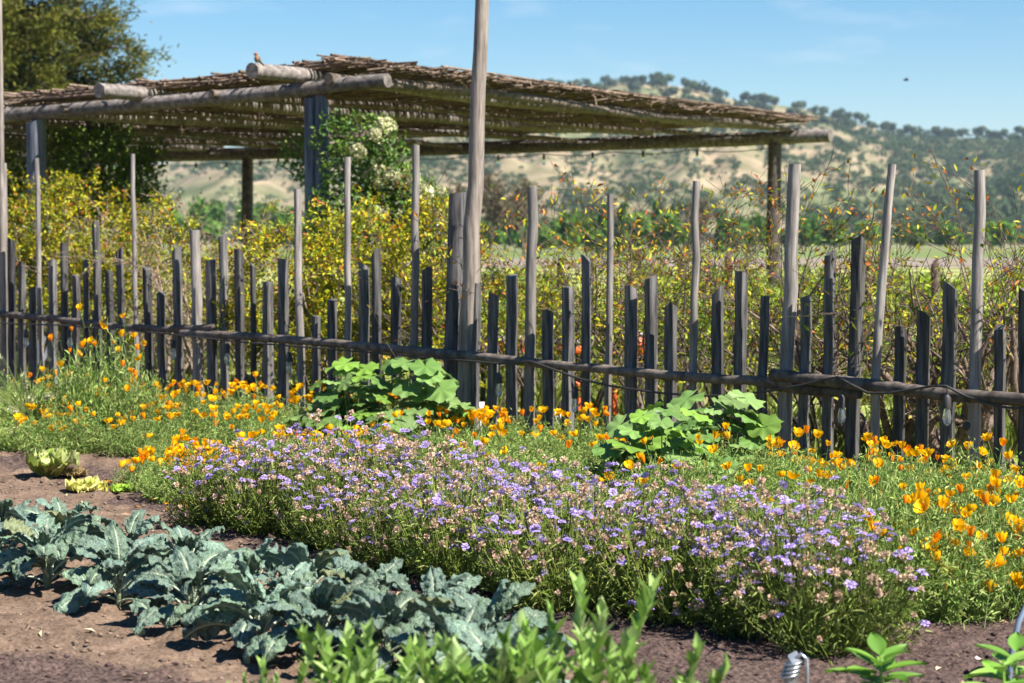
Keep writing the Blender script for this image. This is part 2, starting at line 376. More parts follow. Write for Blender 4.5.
    q.add(V.reshape(-1, 3), (np.arange(n)[:, None, None] * 6 + f[None]).reshape(-1, 3), np.repeat(cc, 6, 0))
    q2 = MB(); n = 700; x = rng.uniform(-3.6, 2.8, n); y = rng.uniform(6.6, 13.2, n)
    i = np.clip(((x - xs[0]) / .03).astype(int), 0, len(xs) - 1); j = np.clip(((y - ys[0]) / .03).astype(int), 0, len(ys) - 1)
    a = rng.uniform(0, 6.28, n); leaves(q2, np.stack((x, y, z[i, j] + .008), 1), np.c_[np.cos(a), np.sin(a), rng.normal(size=n) * .15], rdir(n, 2), rng.uniform(.02, .07, n), np.where(rng.random(n) < .6, .004, .022), pick(n, [(.42, .34, .2), (.3, .2, .12), (.5, .42, .28), (.2, .14, .09)]), .15)
    tag(q2.build("plant_litter", M_tint), "dry straw and leaf bits lying on the soil", "litter", kind='stuff')
    tag(q.build("soil_crumbs", M_tint), "loose crumbs and small stones on the soil", "soil crumbs", kind='stuff')
soil_sheet()

# ------------------------------------------------------------------ hills and their oaks
CREST = [(-700, 150), (-300, 165), (0, 165), (150, 160), (300, 140), (420, 112), (520, 88), (560, 83), (630, 78), (690, 84), (740, 97), (800, 103), (850, 118), (900, 131), (960, 133), (1024, 134), (1150, 128), (1400, 140), (1900, 160)]
R0, RC = 620.0, 1350.0
def hill_z(px, r):
    cx, cyy = zip(*CREST)
    px = np.asarray(px, float); r = np.asarray(r, float)
    crest = (240 - np.interp(px, cx, cyy)) / FPX * RC
    s = (r - R0) / (RC - R0)
    prof = np.where(s < 1, np.clip(s, 0, 1) ** 1.25 * (1.0 + .0 * s), 1 - .55 * np.clip(s - 1, 0, 1.2) ** 1.1)
    q = np.stack((px / 75., r / 170., np.zeros_like(r)), -1)
    gul = (fbm(q, 4) - .47) * 34 * np.clip(s * 3, 0, 1) * np.clip((1.02 - s) * 4, 0.06, 1)
    gul = gul + (np.abs(vnoise(np.stack((px / 46. + r / 900., r / 500., 0 * r + 3), -1)) - .5) - .22) * 15 * np.clip(s * 2.5, 0, 1) * np.clip((1 - s) * 4, 0, 1)
    return -1.5 + np.where(s > 0, crest * prof + gul, 0)
def pol(px, r): return (px - 512) / FPX
def hill():
    pxs = np.arange(-900, 1960, 9.0); rs = np.concatenate((np.linspace(R0 - 40, RC + 40, 90), np.linspace(RC + 60, 2250, 16)))
    PX, RR = np.meshgrid(pxs, rs, indexing='ij')
    Z = hill_z(PX, RR); a = np.arctan((PX - 512) / FPX)
    V = np.stack((RR * np.tan(a), RR, Z), -1)
    n, k = PX.shape; ii, jj = np.meshgrid(np.arange(n - 1), np.arange(k - 1), indexing='ij'); b = (ii * k + jj).ravel()
    mb = MB(); mb.add(V.reshape(-1, 3), np.stack((b, b + k, b + k + 1, b + 1), 1))
    m, t, bs = mat("dry_hill_grass"); L = t.links; N = t.nodes
    geo = N.new("ShaderNodeNewGeometry")
    n1 = N.new("ShaderNodeTexNoise"); n1.inputs["Scale"].default_value = .012; n1.inputs["Detail"].default_value = 9; n1.inputs["Roughness"].default_value = .62
    n2 = N.new("ShaderNodeTexNoise"); n2.inputs["Scale"].default_value = .05; n2.inputs["Detail"].default_value = 6
    for q in (n1, n2): L.new(geo.outputs["Position"], q.inputs["Vector"])
    r1 = N.new("ShaderNodeValToRGB"); e = r1.color_ramp.elements
    e[0].position = .40; e[0].color = (.15, .165, .08, 1); e[1].position = .58; e[1].color = (.29, .22, .15, 1)
    x = r1.color_ramp.elements.new(.50); x.color = (.235, .20, .125, 1)
    L.new(n1.outputs["Fac"], r1.inputs[0])
    r2 = N.new("ShaderNodeValToRGB"); r2.color_ramp.elements[0].position = .35; r2.color_ramp.elements[1].position = .65
    r2.color_ramp.elements[0].color = (.55, .62, .5, 1); r2.color_ramp.elements[1].color = (1.1, 1.08, 1.05, 1); L.new(n2.outputs["Fac"], r2.inputs[0])
    ml = N.new("ShaderNodeMix"); ml.data_type = 'RGBA'; ml.blend_type = 'MULTIPLY'; ml.inputs[0].default_value = 1
    L.new(r1.outputs[0], ml.inputs[6]); L.new(r2.outputs[0], ml.inputs[7]); L.new(ml.outputs[2], bs.inputs["Base Color"])
    bs.inputs["Roughness"].default_value = 1; bs.inputs["Specular IOR Level"].default_value = 0
    tag(mb.build("hills", m, smooth=True), "dry grassy hills dotted with oaks across the valley", "hills", kind='structure')
hill()

def oak_mesh(mb, c, rad, h, nl, lobes=6):
    """crown of leaf clumps around several lobes + short trunk (local z from 0)"""
    c = np.asarray(c, float)
    lc = np.c_[rng.normal(size=(lobes, 2)) * rad * .42, h * (.45 + .35 * rng.random(lobes))]
    lr = rad * (.38 + .25 * rng.random(lobes))
    k = rng.integers(0, lobes, nl); d = rdir(nl, .25)
    P = lc[k] + d * (lr[k] * (.75 + .3 * rng.random(nl)))[:, None] * np.array((1, 1, .75))
    leaves(mb, P + c, unit(np.cross(d, rng.normal(size=(nl, 3)))), d, rad * .42, rad * .36, pick(nl, [(.035, .065, .024), (.05, .085, .03), (.075, .105, .038)]), fold=.1, curl=.2)
OAK_C = [(.035, .055, .022)]
def oaks():
    protos = []
    for v in range(4):
        mb = MB(); oak_mesh(mb, (0, 0, 0), 1.0, 1.5, 150); me_o = mb.build("crown", M_leaf_far)
        tb = MB(); tube(tb, [(0, 0, -.3), (.03, .02, .3), (0, 0, .7)], [.1, .08, .05], 5, (.09, .075, .06)); tr_o = tb.build("trunk", M_tint)
        protos.append((me_o.data, tr_o.data)); bpy.data.objects.remove(me_o); bpy.data.objects.remove(tr_o)
    cand = []
    # crest trees
    crest_px = [516, 524, 533, 543, 552, 562, 572, 584, 592, 603, 612, 622, 631, 640, 655, 668, 688, 696, 706, 716, 744, 752, 760, 772, 796, 803, 811, 822, 834, 846, 858, 868, 878, 888, 900, 912, 924, 936, 950, 962, 974, 988, 1000, 1012, 1022]
    for px in crest_px:
        big = 4.9 if px < 830 else 4.6
        cand.append((px + rng.uniform(-3, 3), RC - rng.uniform(0, 35), big * rng.uniform(.75, 1.3), 0))
    for px in (590, 600, 640, 685, 735, 700, 790, 812, 655, 760, 775, 560, 610, 720, 575, 630, 668, 748, 766, 802, 823, 840, 650, 692, 730):
        cand.append((px + rng.uniform(-4, 4), RC - rng.uniform(40, 170), 5.2 * rng.uniform(.8, 1.2), 1))
    tries = 0
    while len(cand) < 7000 and tries < 60000:
        tries += 1
        px = rng.uniform(120, 1040); r = R0 + 20 + (RC - R0 - 20) * rng.random()
        s = (r - R0) / (RC - R0)
        dens = fbm(np.array([[px / 30., r / 60., 5.]]), 3)[0] + .46 * (rng.random() - .5)
        right = np.clip((px - 790 - 120 * (.9 - s)) / 80, 0, 1)
        lim = .512 - .20 * right + .10 * np.clip((s - .7) / .2, 0, 1) * (1 - right) - .06 * np.clip((.4 - s) * 4, 0, 1)
        if dens > lim: cand.append((px, r, 1.2 + 2.3 * rng.random() ** 2 + .6 * right, 2 if right < .5 else 3))
    LBL = ["broad dark oak standing on the crest of the dry hill", "dark oak on the bare tan grass just below the hill crest",
           "small oak dotted over the tan face of the hill", "oak in the dense woodland of the right hand ridge"]
    def vis(c):
        return c[2] / c[1] * (1 if c[3] < 2 else .6 + .4 * (c[0] > 480))
    order = sorted(range(len(cand)), key=lambda i: -(10 if cand[i][3] < 2 else 0) - vis(cand[i]))
    ind = order[:290]; rest = order[290:]
    for i in ind:
        px, r, rad, k = cand[i]
        z = float(hill_z(np.array([px]), np.array([r]))[0])
        root = thing("oak_tree", LBL[k], "tree", ((px - 512) / FPX * r, r, z - .1 * rad), rng.uniform(0, 6.28), "oaks dotted over the far hill", rad)
        c, t = protos[rng.integers(0, 4)]
        put("crown", c, root); put("trunk", t, root)
    mb = MB()
    for i in rest:
        px, r, rad, k = cand[i]
        z = float(hill_z(np.array([px]), np.array([r]))[0])
        oak_mesh(mb, ((px - 512) / FPX * r, r, z - .1 * rad), rad, rad * 1.4, 36, 4)
    tag(mb.build("oak_woodland", M_leaf_far), "scattered mass of small oaks on the far hillside", "woodland", kind='stuff')
oaks()

# ------------------------------------------------------------------ pergola with a reed roof
VLEN = 12.68
PN = XY(316, 22.7); PV = np.array((.524, .852, 0)); PU = np.array((-.852, .524, 0))   # PU runs left along the near beam
def droop(t, wv): return (.03 * min(max(t, 0), 9) + .075 * min(max(t, 0), 1.2)) * (1 - .85 * min(max(wv, 0), VLEN) / VLEN)
def PP(t, wv, z): return np.array((PN[0] + PU[0] * t + PV[0] * wv, PN[1] + PU[1] * t + PV[1] * wv, z))
def timber(mb, base, top, hw, rz, col=(1, 1, 1), ch=.18, jit=0.0, nz=5):
    """chamfered square timber between two points, slightly uneven"""
    base = np.asarray(base, float); top = np.asarray(top, float); c = hw * (1 - ch)
    prof = np.array([(hw, -c), (hw, c), (c, hw), (-c, hw), (-hw, c), (-hw, -c), (-c, -hw), (c, -hw)])
    prof = prof @ np.array([(math.cos(rz), math.sin(rz)), (-math.sin(rz), math.cos(rz))])
    V = []; F = []
    for i in range(nz):
        f = i / (nz - 1); p = base + (top - base) * f
        off = np.r_[rng.normal(size=2) * jit, 0] if 0 < i < nz - 1 else 0
        V += [p + off + np.r_[q * (1 + jit * 3 * rng.normal()), 0] for q in prof]
    for i in range(nz - 1):
        for j in range(8): F.append((i * 8 + j, i * 8 + (j + 1) % 8, (i + 1) * 8 + (j + 1) % 8, (i + 1) * 8 + j))
    mb.add(V, F, col)
    t8 = np.array(V[-8:]); tc = t8.mean(0); tilt = rng.normal(size=2) * .42
    t8 = t8 + np.c_[np.zeros((8, 2)), (t8 - tc)[:, :2] @ tilt]
    cap = np.vstack((t8, tc + (0, 0, .002)))
    V[-8:] = list(t8); mb.V[-1][-8:] = t8
    mb.add(cap, [(i, (i + 1) % 8, 8) for i in range(8)], col)
def pergola():
    root = thing("pergola", "rustic log pergola with a shaggy reed roof behind the fence", "pergola", tuple(PP(0, 0, 0)), 0)
    org = PP(0, 0, 0)
    def part(name, mb, m, smooth=False): return mb.build(name, m, root, tuple(-org), smooth)
    rzp = math.atan2(PU[1], PU[0])
    # near posts: the corner post is a pair of square timbers
    mb = MB(); timber(mb, PP(.055, 0, 0), PP(.055, 0, 3.22), .062, rzp, nz=3); part("post", mb, M_steelwood)
    mb = MB(); timber(mb, PP(-.08, .02, 0), PP(-.08, .02, 3.2), .062, rzp, nz=3); part("post", mb, M_steelwood)
    mb = MB(); timber(mb, PP(4.36, 0, 0), PP(4.36, 0, 3.1), .095, rzp, nz=3); part("post", mb, M_steelwood)
    mb = MB(); timber(mb, PP(9.1, 0, 0), PP(9.1, 0, 3.1), .10, rzp, nz=3); part("post", mb, M_steelwood)
    for t in (0, 5.97, 11.3, 16.4):
        mb = MB(); tube(mb, [PP(t, VLEN, 0), PP(t + .02, VLEN, 1.6), PP(t, VLEN, 3.2)], [.125, .12, .115], 10, (.62, .58, .56), wob=.08); part("post", mb, M_log)
    # beams along the near and the far edge
    def beam(pts, r0, r1, col=(1, 1, 1)):
        mb = MB(); pts = np.array(pts); n = 24; s = np.linspace(0, len(pts) - 1, n)
        P = np.stack([np.interp(s, np.arange(len(pts)), pts[:, k]) for k in range(3)], 1)
        tube(mb, P, np.linspace(r0, r1, n), 12, col, wob=.1); return part("beam", mb, M_log, True)
    beam([PP(11, 0, 3.05), PP(7, 0, 3.12), PP(4.5, 0, 3.18), PP(2.2, 0, 3.24), PP(.3, 0, 3.30), PP(-.45, -.04, 3.345), PP(-1.05, -.06, 3.36)], .095, .078)
    beam([PP(17.5, VLEN, 3.32), PP(11.3, VLEN, 3.3), PP(5.6, VLEN, 3.28), PP(.5, VLEN, 3.3), PP(-1.0, VLEN, 3.32)], .13, .11)
    # purlin logs across, their ends standing out past the near beam
    for k, t in enumerate((.16, 2.55, 5.0, 7.4, 9.8, 12.2, 14.6)):
        o = (.95, .78, .9, 1.0, .9, .9, .9)[k]
        mb = MB(); ww = np.linspace(-o, VLEN + .35, 16)
        z = 3.49 - .03 * np.sin((ww + o) / 14 * math.pi) + .02 * np.sin(ww * 1.1 + k)
        z[0] += 0
        tube(mb, [PP(t + .03 * math.sin(a * .7 + k), a, b - droop(t, a) * .9) for a, b in zip(ww, z)], np.linspace(.088, .060, 16), 12, wob=.10)
        part("purlin", mb, M_log, True)
    # edge log right under the eave on the open side, and thin battens
    for t, zz, r_ in ((-.28, 3.43, .06), (1.35, 3.40, .045), (3.8, 3.36, .045), (6.2, 3.34, .045), (8.6, 3.34, .045)):
        mb = MB(); ww = np.linspace(-.15, VLEN + .5, 14)
        tube(mb, [PP(t + .05 * math.sin(a + t), a, zz + .2 * (t > 2) * 0 + .03 * math.sin(a * .8 + t * 3) - droop(t, a) * .6) for a in ww], np.linspace(r_ * 1.1, r_ * .8, 14), 8, (.75, .68, .6), wob=.1)
        part("batten", mb, M_log, True)
    # reeds: three uneven layers, one mesh
    mb = MB()
    def layer(zoff, step, r_lo, r_hi, along_u=True, miss=.06):
        P0 = []; P1 = []; rr = []; cc = []
        if along_u:
            wv = .05
            while wv < VLEN + .3:
                t = -.42 + rng.normal() * .1
                while t < 15.5:
                    ln = rng.uniform(2.0, 4.5)
                    if rng.random() > miss:
                        z0 = zoff + rng.normal() * .012; dz = rng.normal() * .010; sk = rng.normal() * .05
                        nseg = 3; prev = None
                        for q in range(nseg + 1):
                            f = q / nseg; p = PP(t + ln * f, wv + sk * f, z0 - droop(t + ln * f, wv) + dz * f - .05 * math.sin((t + ln * f) / 2.4 * math.pi) ** 2 * .5 + rng.normal() * .004)
                            if prev is not None: P0.append(prev); P1.append(p); rr.append(rng.uniform(r_lo, r_hi)); cc.append(rng.uniform(.55, 1.25))
                            prev = p
                    t += ln * rng.uniform(.85, 1.0)
                wv += step * rng.uniform(.6, 1.5)
        else:
            t = -.5
            while t < 15.5:
                wv = .05 + rng.normal() * .12
                while wv < VLEN + .3:
                    ln = rng.uniform(1.6, 3.6)
                    if rng.random() > miss:
                        z0 = zoff - droop(t, wv + 1) + np.clip(rng.normal(), -1.5, 1.2) * .012; sk = rng.normal() * .06; dz = -abs(rng.normal()) * .012
                        e1 = min(wv + ln, VLEN + .4 + rng.normal() * .08)
                        P0.append(PP(t, wv, z0)); P1.append(PP(t + sk, e1, z0 + dz)); rr.append(rng.uniform(r_lo, r_hi)); cc.append(rng.uniform(.55, 1.3))
                    wv += ln * rng.uniform(.8, 1.0)
                t += step * rng.uniform(.5, 1.5)
        cc = np.array(cc)[:, None] * np.array([[1.0, .97, .92]])
        segs(mb, P0, P1, np.array(rr), np.array(rr) * .85, cc, sides=5)
    layer(3.598, .038, .012, .020)
    layer(3.625, .10, .012, .02, False, .12)
    layer(3.645, .036, .011, .018)
    layer(3.665, .12, .010, .018, False, .15)
    layer(3.668, .14, .010, .016, True, .3)
    part("reed_roof", mb, M_reed)
    # loose reed ends sagging at the eaves
    mb = MB(); n = 300
    side = rng.random(n) < .6
    t = np.where(side, -.5 + rng.normal(size=n) * .08, rng.uniform(-.4, 12, n)); wv = np.where(side, rng.uniform(0, VLEN + .3, n), .02 + rng.normal(size=n) * .08)
    P0 = np.array([PP(a, b, 3.60 + rng.uniform(-.08, .06) - droop(a, b)) for a, b in zip(t, wv)])
    D = rdir(n); D[:, 2] *= .12; D[:, 2] -= .06
    segs(mb, P0, P0 + unit(D) * rng.uniform(.08, .28, (n, 1)), .012, .008, pick(n, [(1, .95, .9), (.6, .56, .5), (1.2, 1.15, 1.1)]), sides=5)
    part("loose_reeds", mb, M_reed)
    # bark and twigs hanging below
    mb = MB(); n = 260
    t = rng.uniform(0, 12, n); wv = rng.uniform(.2, VLEN, n)
    P0 = np.array([PP(a, b, 3.56 - droop(a, b)) for a, b in zip(t, wv)])
    D = rdir(n); D[:, 2] = -np.abs(D[:, 2]) * .5
    segs(mb, P0, P0 + unit(D) * rng.uniform(.1, .45, (n, 1)), .012, .006, (.7, .62, .55), sides=4)
    part("hanging_reeds", mb, M_reed)
    # string of bulbs along the far beam and under the roof
    sl = thing("string_light", "string of unlit bulbs hanging from the far beam of the pergola", "string light", tuple(PP(0, VLEN, 3.1)), 0)
    o2 = PP(0, VLEN, 3.1); mb = MB(); pts = []
    for i in range(0, 130):
        t = i * .1; pts.append(PP(t, VLEN - .14, 3.14 - .05 * abs(math.sin(t * 2.1))) - o2)
    tube(mb, pts, .008, 5); mb.build("cord", M_cable, sl)
    bulbs = None
    for px in (502, 548, 596, 646, 202, 232, 266, 700):
        # point on the far beam under that column
        best = min(np.arange(-1, 16, .02), key=lambda t: abs(PP(t, VLEN, 0)[0] / PP(t, VLEN, 0)[1] - (px - 512) / FPX))
        p = PP(best, VLEN - .14, 3.08) - o2
        if bulbs is None:
            mb = MB(); tube(mb, [(0, 0, .06), (0, 0, -.04)], .024, 8); s_ = mb.build("socket", M_cable, sl, tuple(p))
            mb = MB(); blob(mb, (0, 0, -.09), (.034, .034, .055), (.55, .5, .4)); b_ = mb.build("bulb", M_bulb, sl, tuple(p), True); bulbs = (s_.data, b_.data)
        else:
            put("socket", bulbs[0], sl, tuple(p)); put("bulb", bulbs[1], sl, tuple(p))
def glassmat():
    m, t, b = mat("bulb_glass"); b.inputs["Base Color"].default_value = (.80, .84, .86, 1); b.inputs["Roughness"].default_value = .04
    b.inputs["Specular IOR Level"].default_value = .7; b.inputs["Coat Weight"].default_value = .5; b.inputs["Transmission Weight"].default_value = .9
    return m
M_bulb = glassmat()
pergola()

# ------------------------------------------------------------------ paling fence
def fpos(px, off=0.0, z=0.8):
    """point of the fence line seen in that column, moved off metres to the garden side"""
    A = FA + FN * off; lo, hi = -2.0, 14.0
    for _ in range(50):
        m = (lo + hi) / 2; p = A + FU * m; dep = p[1] * math.cos(PITCH) - (z - CAMZ) * math.sin(PITCH)
        if 512 + FPX * p[0] / dep < px: lo = m
        else: hi = m
    p = A + FU * lo; return np.array((p[0], p[1], 0.0))
def zat(px, py, p): return At(px, py, p[1])[2]
PICKETS = [  # column of the top, row of the top, width in pixels, square or round, base column minus top column
 (-14, 250, 9, 's', 0), (5, 163, 7, 'r', 0), (12, 240, 8, 's', 0), (22, 264, 8, 's', 0), (33, 288, 8, 's', 0), (38, 158, 5, 'r', 4), (53, 261, 9, 's', 1), (64, 243, 8, 's', 2),
 (76, 275, 8, 's', 1), (86, 260, 6, 's', 1), (96, 223, 8, 's', 4), (109, 272, 8, 's', 3), (120, 249, 8, 's', 4), (134, 154, 5, 'r', 3), (147, 268, 9, 's', 4),
 (161, 294, 9, 's', 2), (177, 248, 10, 's', 3), (195, 230, 11, 'r', 4), (211, 260, 11, 's', 2), (223, 235, 9, 's', 3), (239, 251, 10, 's', 2), (253, 265, 6, 's', 1),
 (268, 282, 11, 's', 0), (283, 259, 11, 's', 1), (298, 189, 8, 'r', 4), (316, 316, 9, 's', 1), (332, 300, 10, 's', 1), (348, 157, 7, 'r', 1), (364, 265, 11, 's', 0), (376, 252, 10, 's', 2),
 (396, 280, 11, 's', 0), (416, 145, 8, 'r', -3), (427, 268, 11, 's', 0), (475, 280, 12, 's', -2), (494, 294, 11, 's', -3), (512, 276, 12, 's', -1), (532, 187, 11, 'r', -3),
 (548, 312, 12, 's', 0), (568, 287, 13, 's', 0), (586, 258, 10, 's', 1), (610, 194, 7, 'r', -2), (631, 288, 13, 's', 0), (651, 277, 13, 's', -1), (671, 307, 13, 's', 0),
 (696, 181, 8, 'r', -4), (718, 290, 13, 's', 0), (741, 272, 13, 's', -2), (765, 296, 10, 'r', -4), (794, 164, 14, 'r', -12), (806, 298, 12, 's', -2), (830, 253, 12, 's', -3),
 (858, 241, 15, 's', -7), (891, 164, 9, 'r', -18), (901, 328, 12, 's', -4), (924, 313, 14, 's', -4), (950, 285, 15, 's', -3), (978, 170, 12, 'r', -6), (1000, 328, 12, 's', -1), (1025, 290, 13, 's', 0), (1046, 300, 13, 's', 0)]
def fence():
    root = thing("paling_fence", "weathered dark fence of uneven pickets tied to a log rail", "fence", tuple(fpos(512)))
    org = fpos(512); rzf = math.atan2(FU[1], FU[0])
    for px, py, wd, kind, lean in PICKETS:
        off = rng.uniform(-.015, .015)
        pt = fpos(px, off, 1.2); zt = zat(px, py, pt); pb = fpos(px + lean, off, 0)
        hw = wd * pt[1] / FPX / 2 * (.74 if kind == 's' else 1.0)
        top = np.array((pt[0], pt[1], zt)) - pb; mb = MB()
        tn = rng.uniform(.8, 1.15); col = (tn, tn, tn)
        if kind == 's':
            timber(mb, (0, 0, -.15), top, hw, rzf + R(rng.uniform(-14, 14)), col, .12, .0035, 6)
            o = mb.build("picket", M_picket, root, tuple(pb - org))
        else:
            n = 9; f = np.linspace(0, 1, n)[:, None]; P = np.array((0, 0, -.15)) * (1 - f) + top * f
            P[1:-1, :2] += rng.normal(size=(n - 2, 2)) * .005
            if px == 891: P[:, 0] += -.03 * np.sin(f[:, 0] * math.pi)
            tube(mb, P, hw * np.linspace(1.12, .92, n), 9, (1.25 if px == 891 else 1,) * 3, wob=.1)
            o = mb.build("stake", M_pole if px not in (765,) else M_picket, root, tuple(pb - org), True)
        if px == 830: o["label"] = "picket with a pale greenish face"
    # log rail in three overlapping lengths, on the garden side
    def rail(pts, off, r0, r1):
        pts = [(q[0], q[1]) for q in pts]; xs = np.linspace(pts[0][0], pts[-1][0], 40)
        ys = np.interp(xs, [q[0] for q in pts], [q[1] for q in pts]) + rng.normal(size=40) * .35
        P = []
        for x, y in zip(xs, ys):
            p = fpos(x, off, .6); P.append(np.array((p[0], p[1], zat(x, y, p))) - org)
        mb = MB(); tube(mb, P, np.linspace(r0, r1, 40), 10, (.62, .58, .55), wob=.14); mb.build("rail", M_log, root, None, True)
    rail([(-60, 312), (0, 314), (60, 319), (110, 326), (160, 329), (215, 328)], .085, .036, .032)
    rail([(182, 333), (240, 336), (330, 343), (420, 351), (520, 361), (620, 371), (700, 378), (795, 383)], .10, .038, .033)
    rail([(772, 374), (800, 378), (870, 385), (940, 394), (1024, 400), (1080, 404)], .13, .043, .040)
    # stub of the older rail under the splice
    rail([(770, 384), (800, 389), (860, 394)], .085, .038, .034)
    # dark leaning post tied beside the tall pole
    pb = fpos(449, .02); pt = fpos(458, -.08, 1.2); mb = MB()
    timber(mb, (0, 0, -.2), np.array((pt[0], pt[1], zat(458, 193, pt))) - pb, .055, rzf + .35, (.75, .75, .78), .12, .003, 6)
    mb.build("post", M_picket, root, tuple(pb - org))
    # the pole itself and the one at the left end of the frame stand on their own
    pb = fpos(464, .03); pt = fpos(482, .0, 2.6); zt = zat(481, 0, pt)
    d = np.array((pt[0], pt[1], zt)) - pb; mb = MB(); f = np.linspace(-.03, 1.3, 14)[:, None]; P = d * f; P[1:-1, :2] += rng.normal(size=(12, 2)) * .006
    tube(mb, P, np.linspace(.078, .047, 14), 11, (1.0, .93, .86), wob=.06)
    tag(mb.build("pole", M_pole, None, tuple(pb), True), "tall smooth grey pole rising above the pergola from the middle of the fence", "pole")
    pb = fpos(3, .05); pt = fpos(1, .0, 3); mb = MB()
    d = np.array((pt[0], pt[1], zat(0, 0, pt))) - pb; f = np.linspace(-.03, 1.25, 12)[:, None]
    tube(mb, d * f, np.linspace(.035, .022, 12), 9, (1.1, 1.05, 1.0), wob=.08)
    tag(mb.build("pole", M_pole, None, tuple(pb), True), "thin pale pole rising out of view at the left end of the fence", "pole")
fence()

def bulb_string():
    org = fpos(512, .16); root = thing("string_light", "dark cable with hanging clear bulbs wound along the fence rail", "string light", tuple(org))
    def w3(px, py, off):
        p = fpos(px, off, .6); return np.array((p[0], p[1], zat(px, py, p))) - org
    pts = [(-40, 322, .14), (60, 325, .14), (160, 333, .14), (240, 342, .15), (330, 349, .15), (420, 357, .16), (505, 364, .16), (530, 361, .16), (552, 369, .15), (577, 378, .15), (610, 386, .15), (660, 393, .15), (700, 396, .15), (740, 395, .15), (775, 390, .17), (802, 385, .20), (822, 380, .21), (838, 377, .20), (850, 384, .21), (868, 393, .2), (890, 393, .2), (915, 389, .2), (932, 386, .21), (946, 386, .21), (965, 396, .17), (1000, 407, .16), (1060, 411, .16)]
    q = np.array(pts, float); xs = np.linspace(0, len(q) - 1, 150)
    P = [w3(*[np.interp(a, np.arange(len(q)), q[:, k]) for k in range(3)]) for a in xs]
    mb = MB(); tube(mb, P, .0085, 6); mb.build("cord", M_cable, root, None, True)
    shared = None
    for px, py, yb, off in ((26, 324, 341, .14), (70, 326, 341, .14), (120, 330, 349, .14), (173, 335, 352, .14), (227, 341, 357, .15), (289, 346, 366, .15), (353, 351, 374, .15), (420, 357, 379, .16), (499, 363, 388, .16), (575, 377, 403, .15), (660, 393, 416, .15), (752, 394, 418, .16), (842, 382, 413, .2), (947, 386, 414, .215)):
        a = w3(px, py, off); b = w3(px, yb, off)
        mb = MB(); tube(mb, [a, b + (0, 0, .10)], .005, 5); mb.build("drop_wire", M_cable, root)
        if shared is None:
            mb = MB(); tube(mb, [(0, 0, .12), (0, 0, .10), (0, 0, .035)], [.012, .026, .026], 9); s_ = mb.build("socket", M_cable, root, tuple(b))
            mb = MB(); V = [(0, 0, .04), (0, 0, .02), (0, 0, -.02), (0, 0, -.055), (0, 0, -.075)]; tube(mb, V, [.015, .021, .028, .023, .007], 10)
            b_ = mb.build("bulb", M_bulb, root, tuple(b), True); shared = (s_.data, b_.data)
        else:
            put("socket", shared[0], root, tuple(b)); put("bulb", shared[1], root, tuple(b))
    p = w3(967, 426, .17); mb = MB(); tube(mb, [w3(965, 397, .17), p], .004, 4); blob(mb, p, .028); mb.build("end_cap", M_cable, root)
bulb_string()

# ------------------------------------------------------------------ woody plants: generic growth
def grow(base, nst, h, spread, lev=2, r0=.02, kids=4, tropism=.25, wob=.35, up0=1.0, steps=6, kidlen=.5, kidang=.8):
    """returns segment arrays (P0, P1, ra, rb) and leaf sites (P, D, depth)"""
    S0 = []; S1 = []; RA = []; RB = []; LP = []; LD = []; LV = []
    base = np.asarray(base, float)
    st = []
    for i in range(nst):
        a = rng.uniform(0, 2 * math.pi); d = np.array((math.cos(a) * spread, math.sin(a) * spread, up0)) * 1.0
        d = d / np.linalg.norm(d); st.append((base + np.array((math.cos(a), math.sin(a), 0)) * .03 * nst ** .5 * rng.random(), d, h * rng.uniform(.7, 1.1), r0 * rng.uniform(.7, 1.1), 0))
    while st:
        p, d, L, r, lv = st.pop()
        n = steps if lv == 0 else max(3, steps - 2); kp = sorted(rng.uniform(.25, .98, kids)) if lv < lev else []
        for k in range(n):
            d = d + rng.normal(size=3) * wob * .35 + np.array((0, 0, tropism * .25)); d /= np.linalg.norm(d)
            q = p + d * L / n; f0 = k / n; f1 = (k + 1) / n
            S0.append(p); S1.append(q); RA.append(r * (1 - .75 * f0)); RB.append(r * (1 - .75 * f1))
            for t in kp:
                if f0 <= t < f1:
                    x = rng.normal(size=3); x -= d * (x @ d); x /= np.linalg.norm(x)
                    c = d * (1 - kidang * .5) + x * kidang; c /= np.linalg.norm(c)
                    st.append((p + (q - p) * (t - f0) / (f1 - f0), c, L * kidlen * rng.uniform(.6, 1.2), r * (1 - .75 * t) * .62, lv + 1))
            LP.append((p + q) / 2); LD.append(d); LV.append(lv + f1)
            p = q
    return np.array(S0), np.array(S1), np.array(RA), np.array(RB), np.array(LP), np.array(LD), np.array(LV)
def twigleaves(mb, S0, S1, sel, n, L, W, cols, wts=None, spread=1.0, jitter=.02, tint_tip=None, fold=.15):
    idx = rng.choice(np.flatnonzero(sel), n); f = rng.random((n, 1))
    P = S0[idx] * (1 - f) + S1[idx] * f + rng.normal(size=(n, 3)) * jitter
    ax = unit(S1[idx] - S0[idx]); D = unit(ax * .7 + rdir(n, .15) * spread); N = unit(rdir(n, .9))
    c = pick(n, cols, wts)
    if tint_tip is not None:
        top = (P[:, 2] - P[:, 2].min()) / max(1e-6, np.ptp(P[:, 2])); m = rng.random(n) < tint_tip[1] * top ** 1.5
        c[m] = pick(m.sum(), tint_tip[0])
    leaves(mb, P, D, N, L * rng.uniform(.6, 1.25, n), W * rng.uniform(.7, 1.2, n), c, fold)

